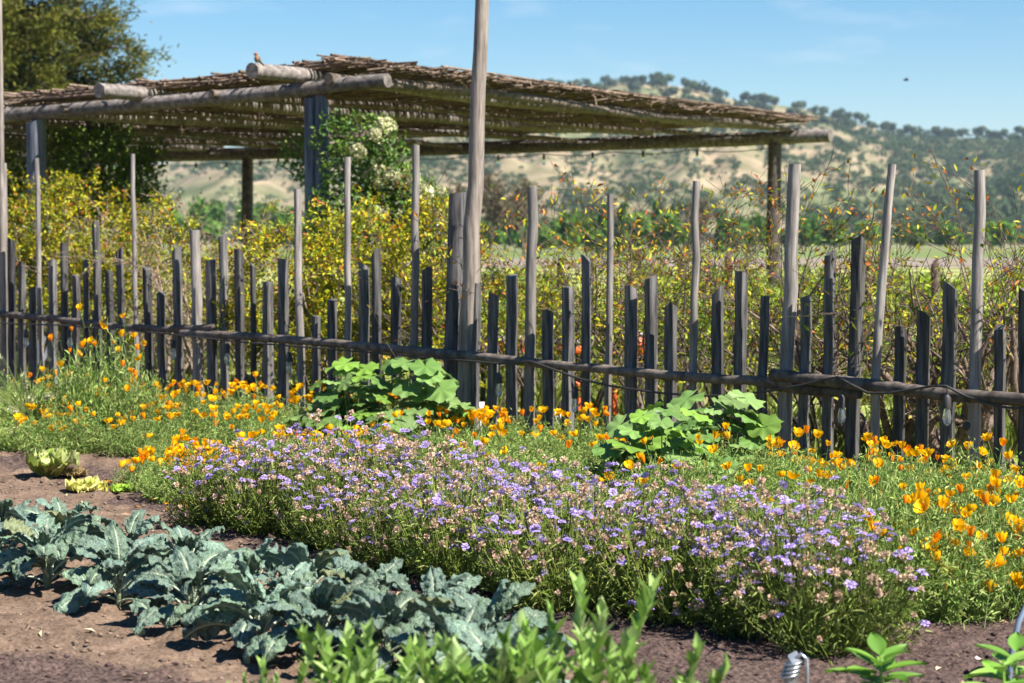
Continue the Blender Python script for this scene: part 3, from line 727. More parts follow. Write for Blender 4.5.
POM = [(.46, .44, .03), (.35, .39, .03), (.60, .51, .045), (.22, .28, .025), (.12, .17, .02), (.40, .31, .03)]
POM_TIP = [(.50, .20, .04), (.46, .13, .03), (.55, .32, .05)]
def pom_proto(h, nst, nleaf, lev=3, kids=4, spread=.5, L=.055, W=.022, cols=POM, tip=.26, r0=.022, twig=(.42, .36, .30), body=(.85, .78, .7), zmax=2.35):
    S0, S1, ra, rb, lp, ld, lv = grow((0, 0, -.05), nst, h, spread, lev, r0, kids, .35, .4)
    ok = (S1[:, 2] < zmax + .25 - 1.0 * vnoise(np.c_[S1[:, :2] * 2.6 + 40, np.full(len(S1), 7.0)])); S0, S1, ra, rb, lv = S0[ok], S1[ok], ra[ok], rb[ok], lv[ok]
    b = MB(); k = ra > .006
    segs(b, S0[k], S1[k], ra[k], rb[k], body, sides=5)
    if (~k).any(): segs(b, S0[~k], S1[~k], np.maximum(ra[~k], .003), np.maximum(rb[~k], .002), twig, sides=3)
    f = MB(); twigleaves(f, S0, S1, lv > 1.2, nleaf, L, W, cols, None, 1.0, .03, (POM_TIP, tip))
    return b, f
M_twig = None
def shrub(name, label, cat, loc, rz, bf, sc=1.0, group=None, m=None, names=("branches", "foliage")):
    root = thing(name, label, cat, loc, rz, group, sc)
    bf[0].build(names[0], M_twigm, root); bf[1].build(names[1], m or M_leaf, root); return root
def twigmat():
    m, t, b = mat("twig_bark"); L = t.links; at = t.nodes.new("ShaderNodeAttribute"); at.attribute_name = "tint"
    n = t.nodes.new("ShaderNodeTexNoise"); n.inputs["Scale"].default_value = 25; n.inputs["Detail"].default_value = 5
    tc = t.nodes.new("ShaderNodeTexCoord"); L.new(tc.outputs["Object"], n.inputs["Vector"])
    cr = t.nodes.new("ShaderNodeValToRGB"); cr.color_ramp.elements[0].color = (.12, .095, .08, 1); cr.color_ramp.elements[1].color = (.33, .28, .24, 1)
    cr.color_ramp.elements[0].position = .35; cr.color_ramp.elements[1].position = .68; L.new(n.outputs["Fac"], cr.inputs[0])
    mm = t.nodes.new("ShaderNodeMix"); mm.data_type = 'RGBA'; mm.blend_type = 'MULTIPLY'; mm.inputs[0].default_value = 1
    L.new(cr.outputs[0], mm.inputs[6]); L.new(at.outputs["Color"], mm.inputs[7]); L.new(mm.outputs[2], b.inputs["Base Color"]); b.inputs["Roughness"].default_value = .9
    return m
M_twigm = twigmat()

def behind(px, back):
    """ground point behind the fence in that column"""
    p = fpos(px, -back, .5); return (p[0], p[1], 0.0)
def hedge():
    dense = [pom_proto(1.9, 7, 9000, 3, 4, .55, L=.062, W=.027, tip=.13), pom_proto(1.8, 6, 8400, 3, 4, .6, L=.062, W=.027, tip=.13)]
    light = [pom_proto(1.75, 7, 950, 2, 6, .5, zmax=2.5, body=(.6, .5, .45), L=.06, W=.024, tip=.5, r0=.018), pom_proto(1.7, 7, 820, 2, 6, .55, zmax=2.45, body=(.6, .5, .45), L=.06, W=.024, tip=.5, r0=.018)]
    twiggy = [pom_proto(1.7, 8, 650, 3, 4, .55, tip=.2, cols=[(.28, .3, .06), (.36, .36, .12), (.2, .24, .05)], twig=(1.15, 1.0, .85), body=(1.3, 1.15, 1.0))]
    bare = [pom_proto(1.45, 8, 420, 3, 4, .6, zmax=2.5, r0=.055, twig=(.42, .33, .30), body=(.75, .62, .56)), pom_proto(1.4, 8, 380, 3, 4, .6, zmax=2.4, r0=.05, twig=(.45, .34, .30), body=(.75, .62, .56))]
    G_ = "pomegranate shrubs in the hedge behind the fence"
    roots = {}
    def place(kind, protos, v, px, back, sc, rz, label):
        loc = behind(px, back); key = (kind, v)
        if key not in roots: roots[key] = shrub("pomegranate_shrub", label, "shrub", loc, rz, protos[v], sc, G_)
        else: dup(roots[key], loc, rz, label, sc)
    place("d", dense, 0, -18, 1.6, 1.05, .3, "yellow green shrub cut off by the left end of the fence")
    place("d", dense, 1, 30, 1.2, .98, 1.9, "dense yellow green shrub behind the first tall thin stake from the left")
    place("d", dense, 0, 75, 1.3, 1.0, 3.1, "dense golden green shrub under the dark bush beneath the pergola")
    place("d", dense, 1, 118, 1.2, .92, 4.4, "golden green shrub behind the second tall thin stake from the left")
    place("t", twiggy, 0, 165, 1.4, 1.12, .6, "grey twiggy shrub with few leaves left of the far pergola post")
    place("t", twiggy, 0, 208, 1.2, 1.02, 2.6, "grey twiggy shrub in front of the round far pergola post")
    place("l", light, 0, 188, 2.2, .78, 1.0, "loose green shrub showing through the grey twiggy shrubs")
    place("t", twiggy, 0, 262, 1.3, 1.0, 4.0, "grey twiggy shrub between the far post and the paired corner post")
    place("d", dense, 0, 312, 1.1, .78, 5.2, "golden shrub at the foot of the paired corner post of the pergola")
    place("d", dense, 1, 352, 1.3, .92, .9, "yellow green shrub in front of the flowering bush")
    place("d", dense, 0, 398, 1.2, .90, 2.2, "yellow green shrub left of the dark leaning post")
    place("d", dense, 1, 436, 1.6, .72, 3.6, "low yellow green shrub just left of the tall smooth pole")
    place("l", light, 1, 486, 1.2, 1.0, 5.0, "open shrub with bare stems just right of the tall smooth pole")
    place("l", light, 0, 545, 1.2, .98, 1.7, "open shrub with orange tips between the two round stakes right of the pole")
    place("l", light, 1, 592, 1.5, .98, 3.3, "open orange tipped shrub by the thin grey stake")
    place("l", light, 0, 660, 1.3, .92, 4.6, "low open shrub between the thin stakes in the middle of the right half")
    place("l", light, 1, 715, 1.6, .95, .4, "low open shrub left of the far right pergola post")
    place("l", light, 0, 775, 1.2, .98, 2.9, "orange tipped shrub at the foot of the far right pergola post")
    place("l", light, 1, 822, 1.4, .92, 5.5, "orange tipped shrub right of the thick round stake")
    place("b", bare, 0, 892, 1.25, 1.0, 1.2, "brown many stemmed shrub with almost bare branches behind the whitish crooked stake")
    place("b", bare, 1, 952, 1.2, 1.1, 3.7, "brown almost bare shrub behind the tall dark round stake at right")
    place("l", light, 0, 990, 1.3, .98, 5.9, "leafy shrub behind the last tall round stake at right")
    place("b", bare, 0, 1035, 1.2, .95, 2.4, "brown bare stemmed shrub at the right end of the fence")
rng = np.random.default_rng(101)
hedge()

def lobe_bush(root, Y, base_px, lobes, nl, L, W, cols, body):
    """branches run from the foot to each lobe; leaves fill the shell of every lobe"""
    org = XY(base_px, Y); b = MB(); f = MB(); cs = []
    for px, py, r_ in lobes:
        yy = Y + (0 if Y > 25 else (-.1 if px < 325 else -2.3)) + rng.uniform(-.4, .4); c = At(px, py, yy) - org; cs.append((c, r_))
        n = 7; t = np.linspace(0, 1, n)[:, None]; P = c * t + np.array((0, 0, .25)) * np.sin(t * math.pi) + np.r_[0, 0, 0] + rng.normal(size=(n, 3)) * .03 * np.sin(t * math.pi)
        tube(b, P, np.linspace(.035, .012, n), 5, body, cap=False)
        m = 14; d = rdir(m, .3); segs(b, np.repeat(c[None], m, 0), c + d * r_ * .95, .008, .003, body, sides=3)
        k = int(nl * r_ ** 2 / .16); d = rdir(k, .1); rr = r_ * (.45 + .65 * rng.random((k, 1)) ** .7) * (.85 + .4 * fbm(d * 2.2 + px, 2)[:, None])
        P = c + d * rr; leaves(f, P, unit(d * .5 + rdir(k)), unit(d + rdir(k, .5) * .7), L * rng.uniform(.7, 1.2, k), W * rng.uniform(.7, 1.2, k), pick(k, cols), .2)
    b.build("branches", M_twigm, root); f.build("foliage", M_leaf, root); return cs
def big_bushes():
    root = thing("flowering_bush", "dark green bush covered in cream flower clusters right of the corner post", "bush", tuple(XY(370, 24.6)))
    cs = lobe_bush(root, 24.6, 370, [(300, 152, .26), (318, 168, .30), (338, 140, .30), (362, 137, .26), (384, 152, .30), (372, 176, .36), (350, 190, .36), (398, 186, .34), (384, 212, .40), (412, 206, .34), (430, 210, .28), (342, 220, .40), (366, 240, .42), (405, 240, .42), (434, 236, .36), (380, 128, .16), (330, 250, .42)], 620, .075, .036, [(.055, .12, .02), (.085, .17, .03), (.13, .23, .035), (.20, .30, .05)], (.6, .55, .5))
    fl = MB(); n = 190; d = rdir(n, .4); P = d * (.05 + .09 * rng.random((n, 1))) * np.array((1, 1, .9))
    leaves(fl, P, rdir(n, .3), d, .045, .045, pick(n, [(.70, .66, .36), (.60, .60, .28), (.76, .74, .52)]), fold=.1)
    data = None
    for c, r_ in cs:
        for q in range(int((3 if c[2] < 2.3 else 2) if c[0] > -.05 else (1 if rng.random() < .4 else 0))):
            dd = rdir(1, .1)[0]; dd[1] = -abs(dd[1]); p = c + dd * r_ * 1.0
            if data is None: o = fl.build("flower_cluster", M_petal, root, tuple(p)); data = o.data
            else: o = put("flower_cluster", data, root, tuple(p))
            o.rotation_euler = (rng.normal() * .5, rng.normal() * .5, rng.uniform(0, 6.28)); q_ = rng.uniform(.45, .95); o.scale = (q_, q_, q_ * 1.25)
    dk = [(.06, .12, .022), (.09, .17, .03), (.15, .24, .04), (.22, .28, .05)]
    root = thing("dark_bush", "dark green bush growing under the left side of the pergola roof", "bush", tuple(XY(92, 28.5)))
    lobe_bush(root, 28.5, 92, [(60, 145, .34), (80, 132, .36), (105, 136, .38), (62, 175, .42), (92, 168, .5), (122, 165, .42), (140, 178, .34), (75, 200, .5), (112, 200, .5), (140, 205, .4), (152, 155, .22)], 560, .09, .045, dk, (.5, .45, .4))
    root = thing("dark_bush", "dark green bush at the left edge beneath the pergola roof", "bush", tuple(XY(4, 29.5)))
    lobe_bush(root, 29.5, 4, [(-20, 160, .4), (8, 165, .36), (14, 190, .4), (-16, 195, .5)], 560, .09, .045, dk, (.5, .45, .4))
rng = np.random.default_rng(102)
big_bushes()

def conifer():
    base = XY(-18, 52.0)
    root = thing("conifer_tree", "tall dark conifer with olive branch tips rising behind the left end of the pergola", "tree", tuple(base))
    b = MB(); tube(b, [(0, 0, -.2), (.05, 0, 4), (-.05, 0, 9), (0, 0, 14), (0, 0, 18)], [.45, .36, .25, .14, .04], 10, (.5, .42, .38)); b.build("trunk", M_twigm, root)
    b = MB(); f = MB()
    for i in range(260):
        z = 2.2 + 13.5 * rng.random(); a = rng.uniform(0, 2 * math.pi)
        Lr = 4.15 * (1 - ((z - 5.5) / 13) ** 2 * .9) * rng.uniform(.6, 1.08) if z > 3 else 3.4 * rng.uniform(.7, 1)
        d = np.array((math.cos(a), math.sin(a), rng.uniform(.05, .6))); n = 9; tt = np.linspace(0, 1, n)[:, None]
        P = np.array((0, 0, z)) + d * tt * Lr + np.array((0, 0, -1.0)) * (tt ** 2) * .14 * Lr + rng.normal(size=(n, 3)) * .07
        tube(b, P, np.linspace(.07, .015, n), 4, (.45, .38, .33), cap=False)
        nc = int(5 + 5 * Lr); uc = rng.random(nc) ** .6; wc = rng.integers(0, nc, int(900 * Lr / 3)); m = len(wc); jc = rng.normal(size=(nc, 3)) * np.array((.32, .32, .26)); u = np.clip(uc[wc] + rng.normal(size=m) * .02, 0, 1); k = np.clip((u * (n - 1)).astype(int), 0, n - 2); fr = (u * (n - 1) - k)[:, None]
        C = P[k] * (1 - fr) + P[k + 1] * fr
        C = C + jc[wc] * (1.1 - .4 * u[:, None]) + rng.normal(size=(m, 3)) * np.array((.15, .15, .12))
        out = unit(C - np.array((0, 0, z)) + 1e-3)
        D = unit(out * .8 + rdir(m, .35)); tipy = u > .72
        c = pick(m, [(.028, .040, .012), (.045, .055, .016), (.035, .045, .014)]); c[tipy] = pick(tipy.sum(), [(.12, .13, .024), (.18, .17, .032), (.08, .095, .02)])
        leaves(f, C, D, rdir(m, .8), rng.uniform(.10, .22, m), rng.uniform(.03, .065, m), c, .1, .15)
    b.build("limbs", M_twigm, root); f.build("foliage", M_leaf_far, root)
rng = np.random.default_rng(103)
conifer()

# ------------------------------------------------------------------ vineyard, valley trees
def vineyard():
    vb = MB(); tube(vb, [(0, 0, -.1), (.03, .01, .4), (-.02, .02, .8)], [.04, .032, .03], 6, (.9, .75, .65))
    S0, S1, ra, rb, lp, ld, lv = grow((0, 0, .75), 6, .75, 1.6, 2, .014, 4, .1, .4)
    segs(vb, S0, S1, ra, rb, (.7, .7, .4), sides=3)
    vf = MB(); twigleaves(vf, S0, S1, lv > .2, 1500, .12, .12, [(.30, .42, .045), (.40, .50, .06), (.20, .32, .035), (.46, .52, .10)], None, 1.3, .10)
    # low sucker growth below the head
    n = 260; P = rng.normal(size=(n, 3)) * np.array((.28, .28, .2)) + (0, 0, .45); leaves(vf, P, rdir(n), rdir(n, 1), .11, .11, pick(n, [(.2, .32, .04), (.28, .4, .06)]))
    first = None
    pd = MB(); timber(pd, (0, 0, -.2), (.01, .0, 1.55), .045, .2, (.62, .45, .4), nz=4); pdo = None
    row_u = unit(np.array((.93, .37, 0)))
    k = 0
    for r_i, (Y0, n) in enumerate(((21.5, 10), (24.2, 11), (27.2, 12), (30.6, 13), (34.8, 14), (40.0, 15))):
        for j in range(n):
            p = XY(465, Y0 + 1.0) + row_u * (j * 1.25 + .3 * rng.normal()) * (1 + r_i * .1)
            px = 512 + FPX * p[0] / p[1]
            if px > 1090: continue
            if fence_d(p[0], p[1]) > -2.2: continue
            lab = "bright green grapevine in the %s row of vines behind the hedge" % ("first second third fourth fifth sixth".split()[r_i])
            sc = rng.uniform(.52, .72)
            if first is None:
                first = thing("grapevine", lab, "grapevine", tuple(p), 0, "vines in the %s row" % ("first second third fourth fifth sixth".split()[r_i]), sc); vb.build("trunk", M_twigm, first); vf.build("foliage", M_leaf, first)
            else: dup(first, tuple(p), rng.uniform(0, 6.28), lab, sc, "vines in the %s row" % ("first second third fourth fifth sixth".split()[r_i]))
    for px, yt, Y in ((635, 250, 30), (679, 252, 33), (708, 258, 36), (729, 254, 30), (634, 268, 22.5), (797, 270, 23), (560, 260, 31), (938, 262, 26), (590, 256, 38), (867, 258, 30), (747, 262, 42), (660, 262, 41)):
        z = At(px, yt, Y)[2]; p = XY(px, Y)
        if pdo is None: o = pd.build("vineyard_post", M_log, None, tuple(p)); pdo = o.data
        else: o = put("vineyard_post", pdo, None, tuple(p))
        o.scale = (1, 1, (z) / 1.55); o.rotation_euler = (rng.normal() * .03, rng.normal() * .03, rng.uniform(0, 3))
        tag(o, "brown wooden vineyard post standing among the vines", "post", "posts in the vineyard")
    # trellis wires
    for Y0 in (21.5, 24.2, 27.2, 30.6):
        mb = MB(); a = XY(465, Y0 + 1.0)
        for zz in (.8, 1.15): tube(mb, [a + (0, 0, zz), a + row_u * 16 + (0, 0, zz)], .004, 4)
        tag(mb.build("trellis_wire", M_cable), "thin trellis wire strung along a row of vines", "wire", "trellis wires in the vineyard")
rng = np.random.default_rng(104)
vineyard()

def valley_trees():
    rows = [(470, 222, 300, 5, 0), (505, 214, 320, 5, 0), (560, 214, 240, 3.5, 0), (585, 212, 250, 3.6, 0), (604, 208, 250, 3.0, 1), (622, 206, 255, 3.0, 1), (640, 214, 250, 3.4, 0), (656, 204, 260, 2.6, 1),
            (672, 212, 250, 3.2, 0), (690, 206, 270, 2.8, 1), (722, 212, 260, 3.0, 1), (738, 216, 255, 3.4, 0), (540, 222, 230, 3.6, 0), (760, 214, 300, 4, 0), (800, 216, 310, 4.5, 0), (830, 220, 320, 4, 0), (868, 222, 340, 4, 0), (910, 222, 330, 4.5, 0), (950, 222, 340, 4, 0), (1000, 222, 330, 5, 0),
            (170, 205, 330, 6, 0), (205, 200, 340, 6, 0), (252, 203, 330, 5, 0), (290, 206, 340, 5, 0)]
    LAB = ["rounded bright green tree on the valley floor below the hill", "narrow upright green tree on the valley floor below the hill"]
    protos = [None, None]
    for px, yt, Y, rad, kind in rows:
        h = At(px, yt, Y)[2]
        if protos[kind] is None:
            t = MB(); tube(t, [(0, 0, -.1), (0, 0, .35), (.01, 0, .7)], [.035, .028, .015], 6, (.5, .42, .36))
            n = 900; d = rdir(n)
            if kind == 0:
                lc = np.c_[rng.normal(size=(9, 2)) * .24, .3 + .5 * rng.random(9)]; kk = rng.integers(0, 9, n); P = lc[kk] + d * .2 * (.7 + .4 * rng.random((n, 1)))
            else:
                z = rng.random(n); P = np.c_[d[:, :2] * (.30 * (1 - z[:, None]) ** .7 + .03) * (.6 + .5 * rng.random((n, 1))), .08 + .92 * z]
            f = MB(); leaves(f, P, rdir(n), d, .16, .12, pick(n, [(.10, .2, .03), (.14, .26, .045), (.07, .14, .025)] if kind == 0 else [(.08, .18, .04), (.06, .14, .03)]), .1)
            root = thing("valley_tree", LAB[kind], "tree", tuple(XY(px, Y)), 0, "green trees along the foot of the hill")
            t.build("trunk", M_twigm, root); f.build("crown", M_leaf_far, root); protos[kind] = root
        else: root = dup(protos[kind], tuple(XY(px, Y)), rng.uniform(0, 6), LAB[kind])
        root.scale = (rad * 1.15, rad * 1.15, h)
    # brownish, half bare trees
    pr = None
    for px, yt, Y, wd, lab in ((490, 188, 190, 3.6, "brown half bare tree beyond the tall pole"), (524, 192, 200, 3.4, "brown half bare tree right of its twin beyond the tall pole"), (457, 196, 200, 3.0, "brown half bare tree just left of the tall pole"), (700, 208, 230, 3.6, "brown half bare tree among the green valley trees"), (405, 205, 210, 4, "brown half bare tree behind the flowering bush")):
        h = At(px, yt, Y)[2]
        if pr is None:
            S0, S1, ra, rb, lp, ld, lv = grow((0, 0, .12), 3, .75, .35, 3, .03, 5, .4, .3)
            t = MB(); tube(t, [(0, 0, -.05), (0, 0, .2)], [.045, .035], 6, (.6, .5, .45)); segs(t, S0, S1, np.maximum(ra, .006), np.maximum(rb, .004), (.6, .5, .42), sides=3)
            f = MB(); twigleaves(f, S0, S1, lv > .8, 1100, .07, .05, [(.14, .11, .055), (.10, .09, .045), (.18, .14, .08)], None, 1, .06)
            pr = thing("bare_tree", lab, "tree", tuple(XY(px, Y))); t.build("trunk", M_twigm, pr); f.build("crown", M_leaf_far, pr); root = pr
        else: root = dup(pr, tuple(XY(px, Y)), rng.uniform(0, 6), lab)
        root.scale = (wd * 1.5, wd * 1.5, h)
valley_trees()

def grass():
    n = 60000; px = rng.uniform(-40, 1064, n); bk = .25 + 14 * rng.random(n) ** 1.5
    # sample along the fence line, then step back
    s = rng.uniform(-1.5, 12.5, n); P = FA[None] + FU[None] * s[:, None] - FN[None] * bk[:, None]
    keep = fbm(P * .6, 3) > .36; P = P[keep]; n = len(P); P[:, 2] = -.01
    D = unit(np.c_[rng.normal(size=(n, 2)) * .35, np.ones(n)])
    mb = MB(); leaves(mb, P, D, rdir(n), rng.uniform(.08, .30, n), .012, pick(n, [(.22, .28, .05), (.30, .34, .09), (.36, .34, .16), (.15, .22, .035)]), 0, .3)
    tag(mb.build("grass", M_leaf), "long loose grass behind the fence", "grass", kind='stuff')
rng = np.random.default_rng(105)
grass()

# ------------------------------------------------------------------ kale
KALE = (.128, .190, .140); KALE_D = (.085, .145, .095); RIB = (.44, .50, .36)
def kale_leaf(mb, base, az, Lb, Wb, pet, e0, bend, seed, crink=1.0, roll=0.0):
    nu, nv = 34, 19
    v = np.concatenate((-np.linspace(1, .09, 9), [0], np.linspace(.09, 1, 9))); u = np.linspace(0, 1, nu)
    # midrib: petiole then blade, bending down
    tot = pet + Lb; s = np.concatenate((np.linspace(0, pet, 7)[:-1], pet + u * Lb)); ang = e0 - bend * (s / tot) ** 1.5
    ds = np.diff(s, prepend=0); xr = np.cumsum(np.cos(ang) * ds); zr = np.cumsum(np.sin(ang) * ds)
    out = np.array((math.cos(az), math.sin(az), 0)); side = np.array((-math.sin(az), math.cos(az), 0))
    sw = .06 * np.sin(s / tot * 3 + seed)
    C = base + out * xr[:, None] + side * (sw * tot * .5)[:, None] + np.array((0, 0, 1.0)) * zr[:, None]
    # petiole
    segs(mb, C[:6], C[1:7], np.linspace(.0062, .0045, 6), np.linspace(.006, .0042, 6), RIB, sides=5)
    Cb = C[6:]; an = ang[6:]
    T = out * np.cos(an)[:, None] + np.array((0, 0, 1.0)) * np.sin(an)[:, None]; Nn = -out * np.sin(an)[:, None] + np.array((0, 0, 1.0)) * np.cos(an)[:, None]
    cr, sr = math.cos(roll), math.sin(roll); S = side * cr + Nn * sr; Nn = Nn * cr - side * sr
    wprof = np.maximum(.03, np.sin(np.pi * np.clip(u, 0, 1) ** .92) ** .55); wprof[-1] = .16
    edge = 1 + .035 * np.sin(u[:, None] * 30 + seed + np.sign(v)[None] * 1.3) * (np.abs(v)[None] > .55) + .16 * (vnoise(np.stack((u[:, None] * 14 + 0 * v, np.sign(v)[None] * 3 + seed + 0 * u[:, None], 0 * u[:, None] + 0 * v), -1)) - .5) * (np.abs(v)[None] > .5)
    W = Wb / 2 * wprof[:, None] * v[None] * edge
    av = np.abs(v)[None]
    q = np.stack((u[:, None] * Lb / .022 + 0 * v[None], W / .020, 0 * W + seed), -1)
    bl = (vnoise(q) - .45) * .025 * crink * np.clip(av * 3, 0, 1)
    bl = bl + .014 * crink * (vnoise(q * 2.1 + 9) - .5) * np.clip(av * 3, 0, 1)
    bl = bl + .006 * crink * np.sin(u[:, None] * 24 + seed * 2 + np.sign(v)[None]) * np.clip(av - .5, 0, 1) * 2
    cup = -.26 * Wb * (av ** 1.7) * .55 + .012 * (1 - np.clip(av * 5, 0, 1))* -1
    V = Cb[:, None] + S[:, None] * W[..., None] if S.ndim == 2 else Cb[:, None] + S[None, None] * W[..., None]
    V = V + Nn[:, None] * (bl + cup)[..., None]
    tone = rng.uniform(.72, 1.2); old = .35 if rng.random() < .03 else 0.0; g = vnoise(q * .4 + 4)[..., None]
    col = np.array(KALE) * tone * (.65 + .7 * g) * np.array((1, 1, rng.uniform(.86, 1.08)))
    rib = (av < .05)[..., None] * np.ones((nu, 1, 1)); rib2 = ((av < .12)[..., None] & ((u < .75)[:, None, None])) * .25
    col = col * (1 - old) + np.array((.30, .27, .07)) * old
    # pale side veins
    vein = (np.abs(((u[:, None] - .32 * av) * 9) % 1 - .5) < .09)[..., None] * .16 * (av < .8)[..., None]
    k = np.clip(rib * .9 + rib2 + vein, 0, 1); col = col * (1 - k) + np.array(RIB) * k
    b = (np.arange(nu - 1)[:, None] * nv + np.arange(nv - 1)[None]).ravel()
    mb.add(V.reshape(-1, 3), np.stack((b, b + nv, b + nv + 1, b + 1), 1), col.reshape(-1, 3))
def kale():
    protos = []
    for v in range(6):
        mb = MB(); n = 17 + v % 3; h0 = .09 + .02 * (v % 3)
        for i in range(n):
            f = i / n; az = i * 2.4 + rng.normal() * .25
            base = np.array((math.cos(az) * .012, math.sin(az) * .012, h0 * .35 + (h0 * 1.05) * f))
            e0 = R(32 + 46 * f) + rng.normal() * .12; bend = R(125 - 55 * f) * rng.uniform(.75, 1.15)
            kale_leaf(mb, base, az, rng.uniform(.20, .275) * (1.0 - .2 * f), rng.uniform(.105, .14) * (1 - .2 * f), rng.uniform(.06, .11), e0, bend, rng.uniform(0, 50), rng.uniform(.8, 1.5), rng.normal() * .3)
        for i in range(7):   # small heart leaves
            az = rng.uniform(0, 6.28); kale_leaf(mb, np.array((0, 0, h0 * 1.3)), az, rng.uniform(.07, .13), .05, .03, R(rng.uniform(62, 85)), R(30), rng.uniform(0, 50), .6)
        st = MB(); tube(st, [(0, 0, -.05), (.004, .003, h0 * .7), (0, 0, h0 * 1.5)], [.017, .016, .011], 8, (.20, .25, .14))
        protos.append((mb, st))
    front = [(-22, 576), (48, 592), (119, 611), (192, 630), (262, 650), (322, 666), (386, 682), (458, 698), (506, 716)]
    back = [(2, 551), (62, 563), (128, 578), (186, 594), (250, 608), (306, 620), (372, 636), (432, 652), (486, 668)]
    LAB = {0: ["blue green kale cut off by the left picture edge in the near row", "blue green kale with a big hanging leaf over the bare tan soil, near row", "blue green kale whose thick stem shows between parted leaves", "blue green kale with drooping side leaves right of the stemmed one",
               "broad blue green kale with puckered leaves in the middle of the near row", "blue green kale just behind the small blurred bean plant on tan soil", "blue green kale half hidden behind the left blurred leafy plant", "blue green kale rising behind the middle of the blurred plants", "blue green kale at the right end of the near row, mostly behind blurred plants"],
           1: ["blue green kale at the left end of the rear row beside bare soil", "tall upright kale in front of the pale lettuces", "blue green kale in the rear row beside the dark compost", "kale in the rear row before the tip of the purple flower bed", "rear row kale touching the left part of the purple flower bed",
               "rear row kale with curly leaves against the dark purple flower bed edge", "rear row kale with one arching leaf against the purple flower bed", "rear row kale second from its right end", "last kale of the rear row, its leaves reaching right over dark soil"]}
    roots = {}
    for r_, row in ((0, front), (1, back)):
        for i, (px, py) in enumerate(row):
            v = (i * 2 + r_ * 3 + i // 3) % 6; loc = G(px, py); sc = rng.uniform(.92, 1.06) * (1.06 if r_ == 0 else .98)
            if v not in roots:
                root = thing("kale_plant", LAB[r_][i], "kale", tuple(loc), rng.uniform(0, 6.28), "kale plants in the row", sc)
                protos[v][0].build("leaves", M_waxy, root, None, True); protos[v][1].build("stem", M_waxy, root, None, True); roots[v] = root
            else: dup(roots[v], tuple(loc), rng.uniform(0, 6.28), LAB[r_][i], sc)
rng = np.random.default_rng(106)
kale()

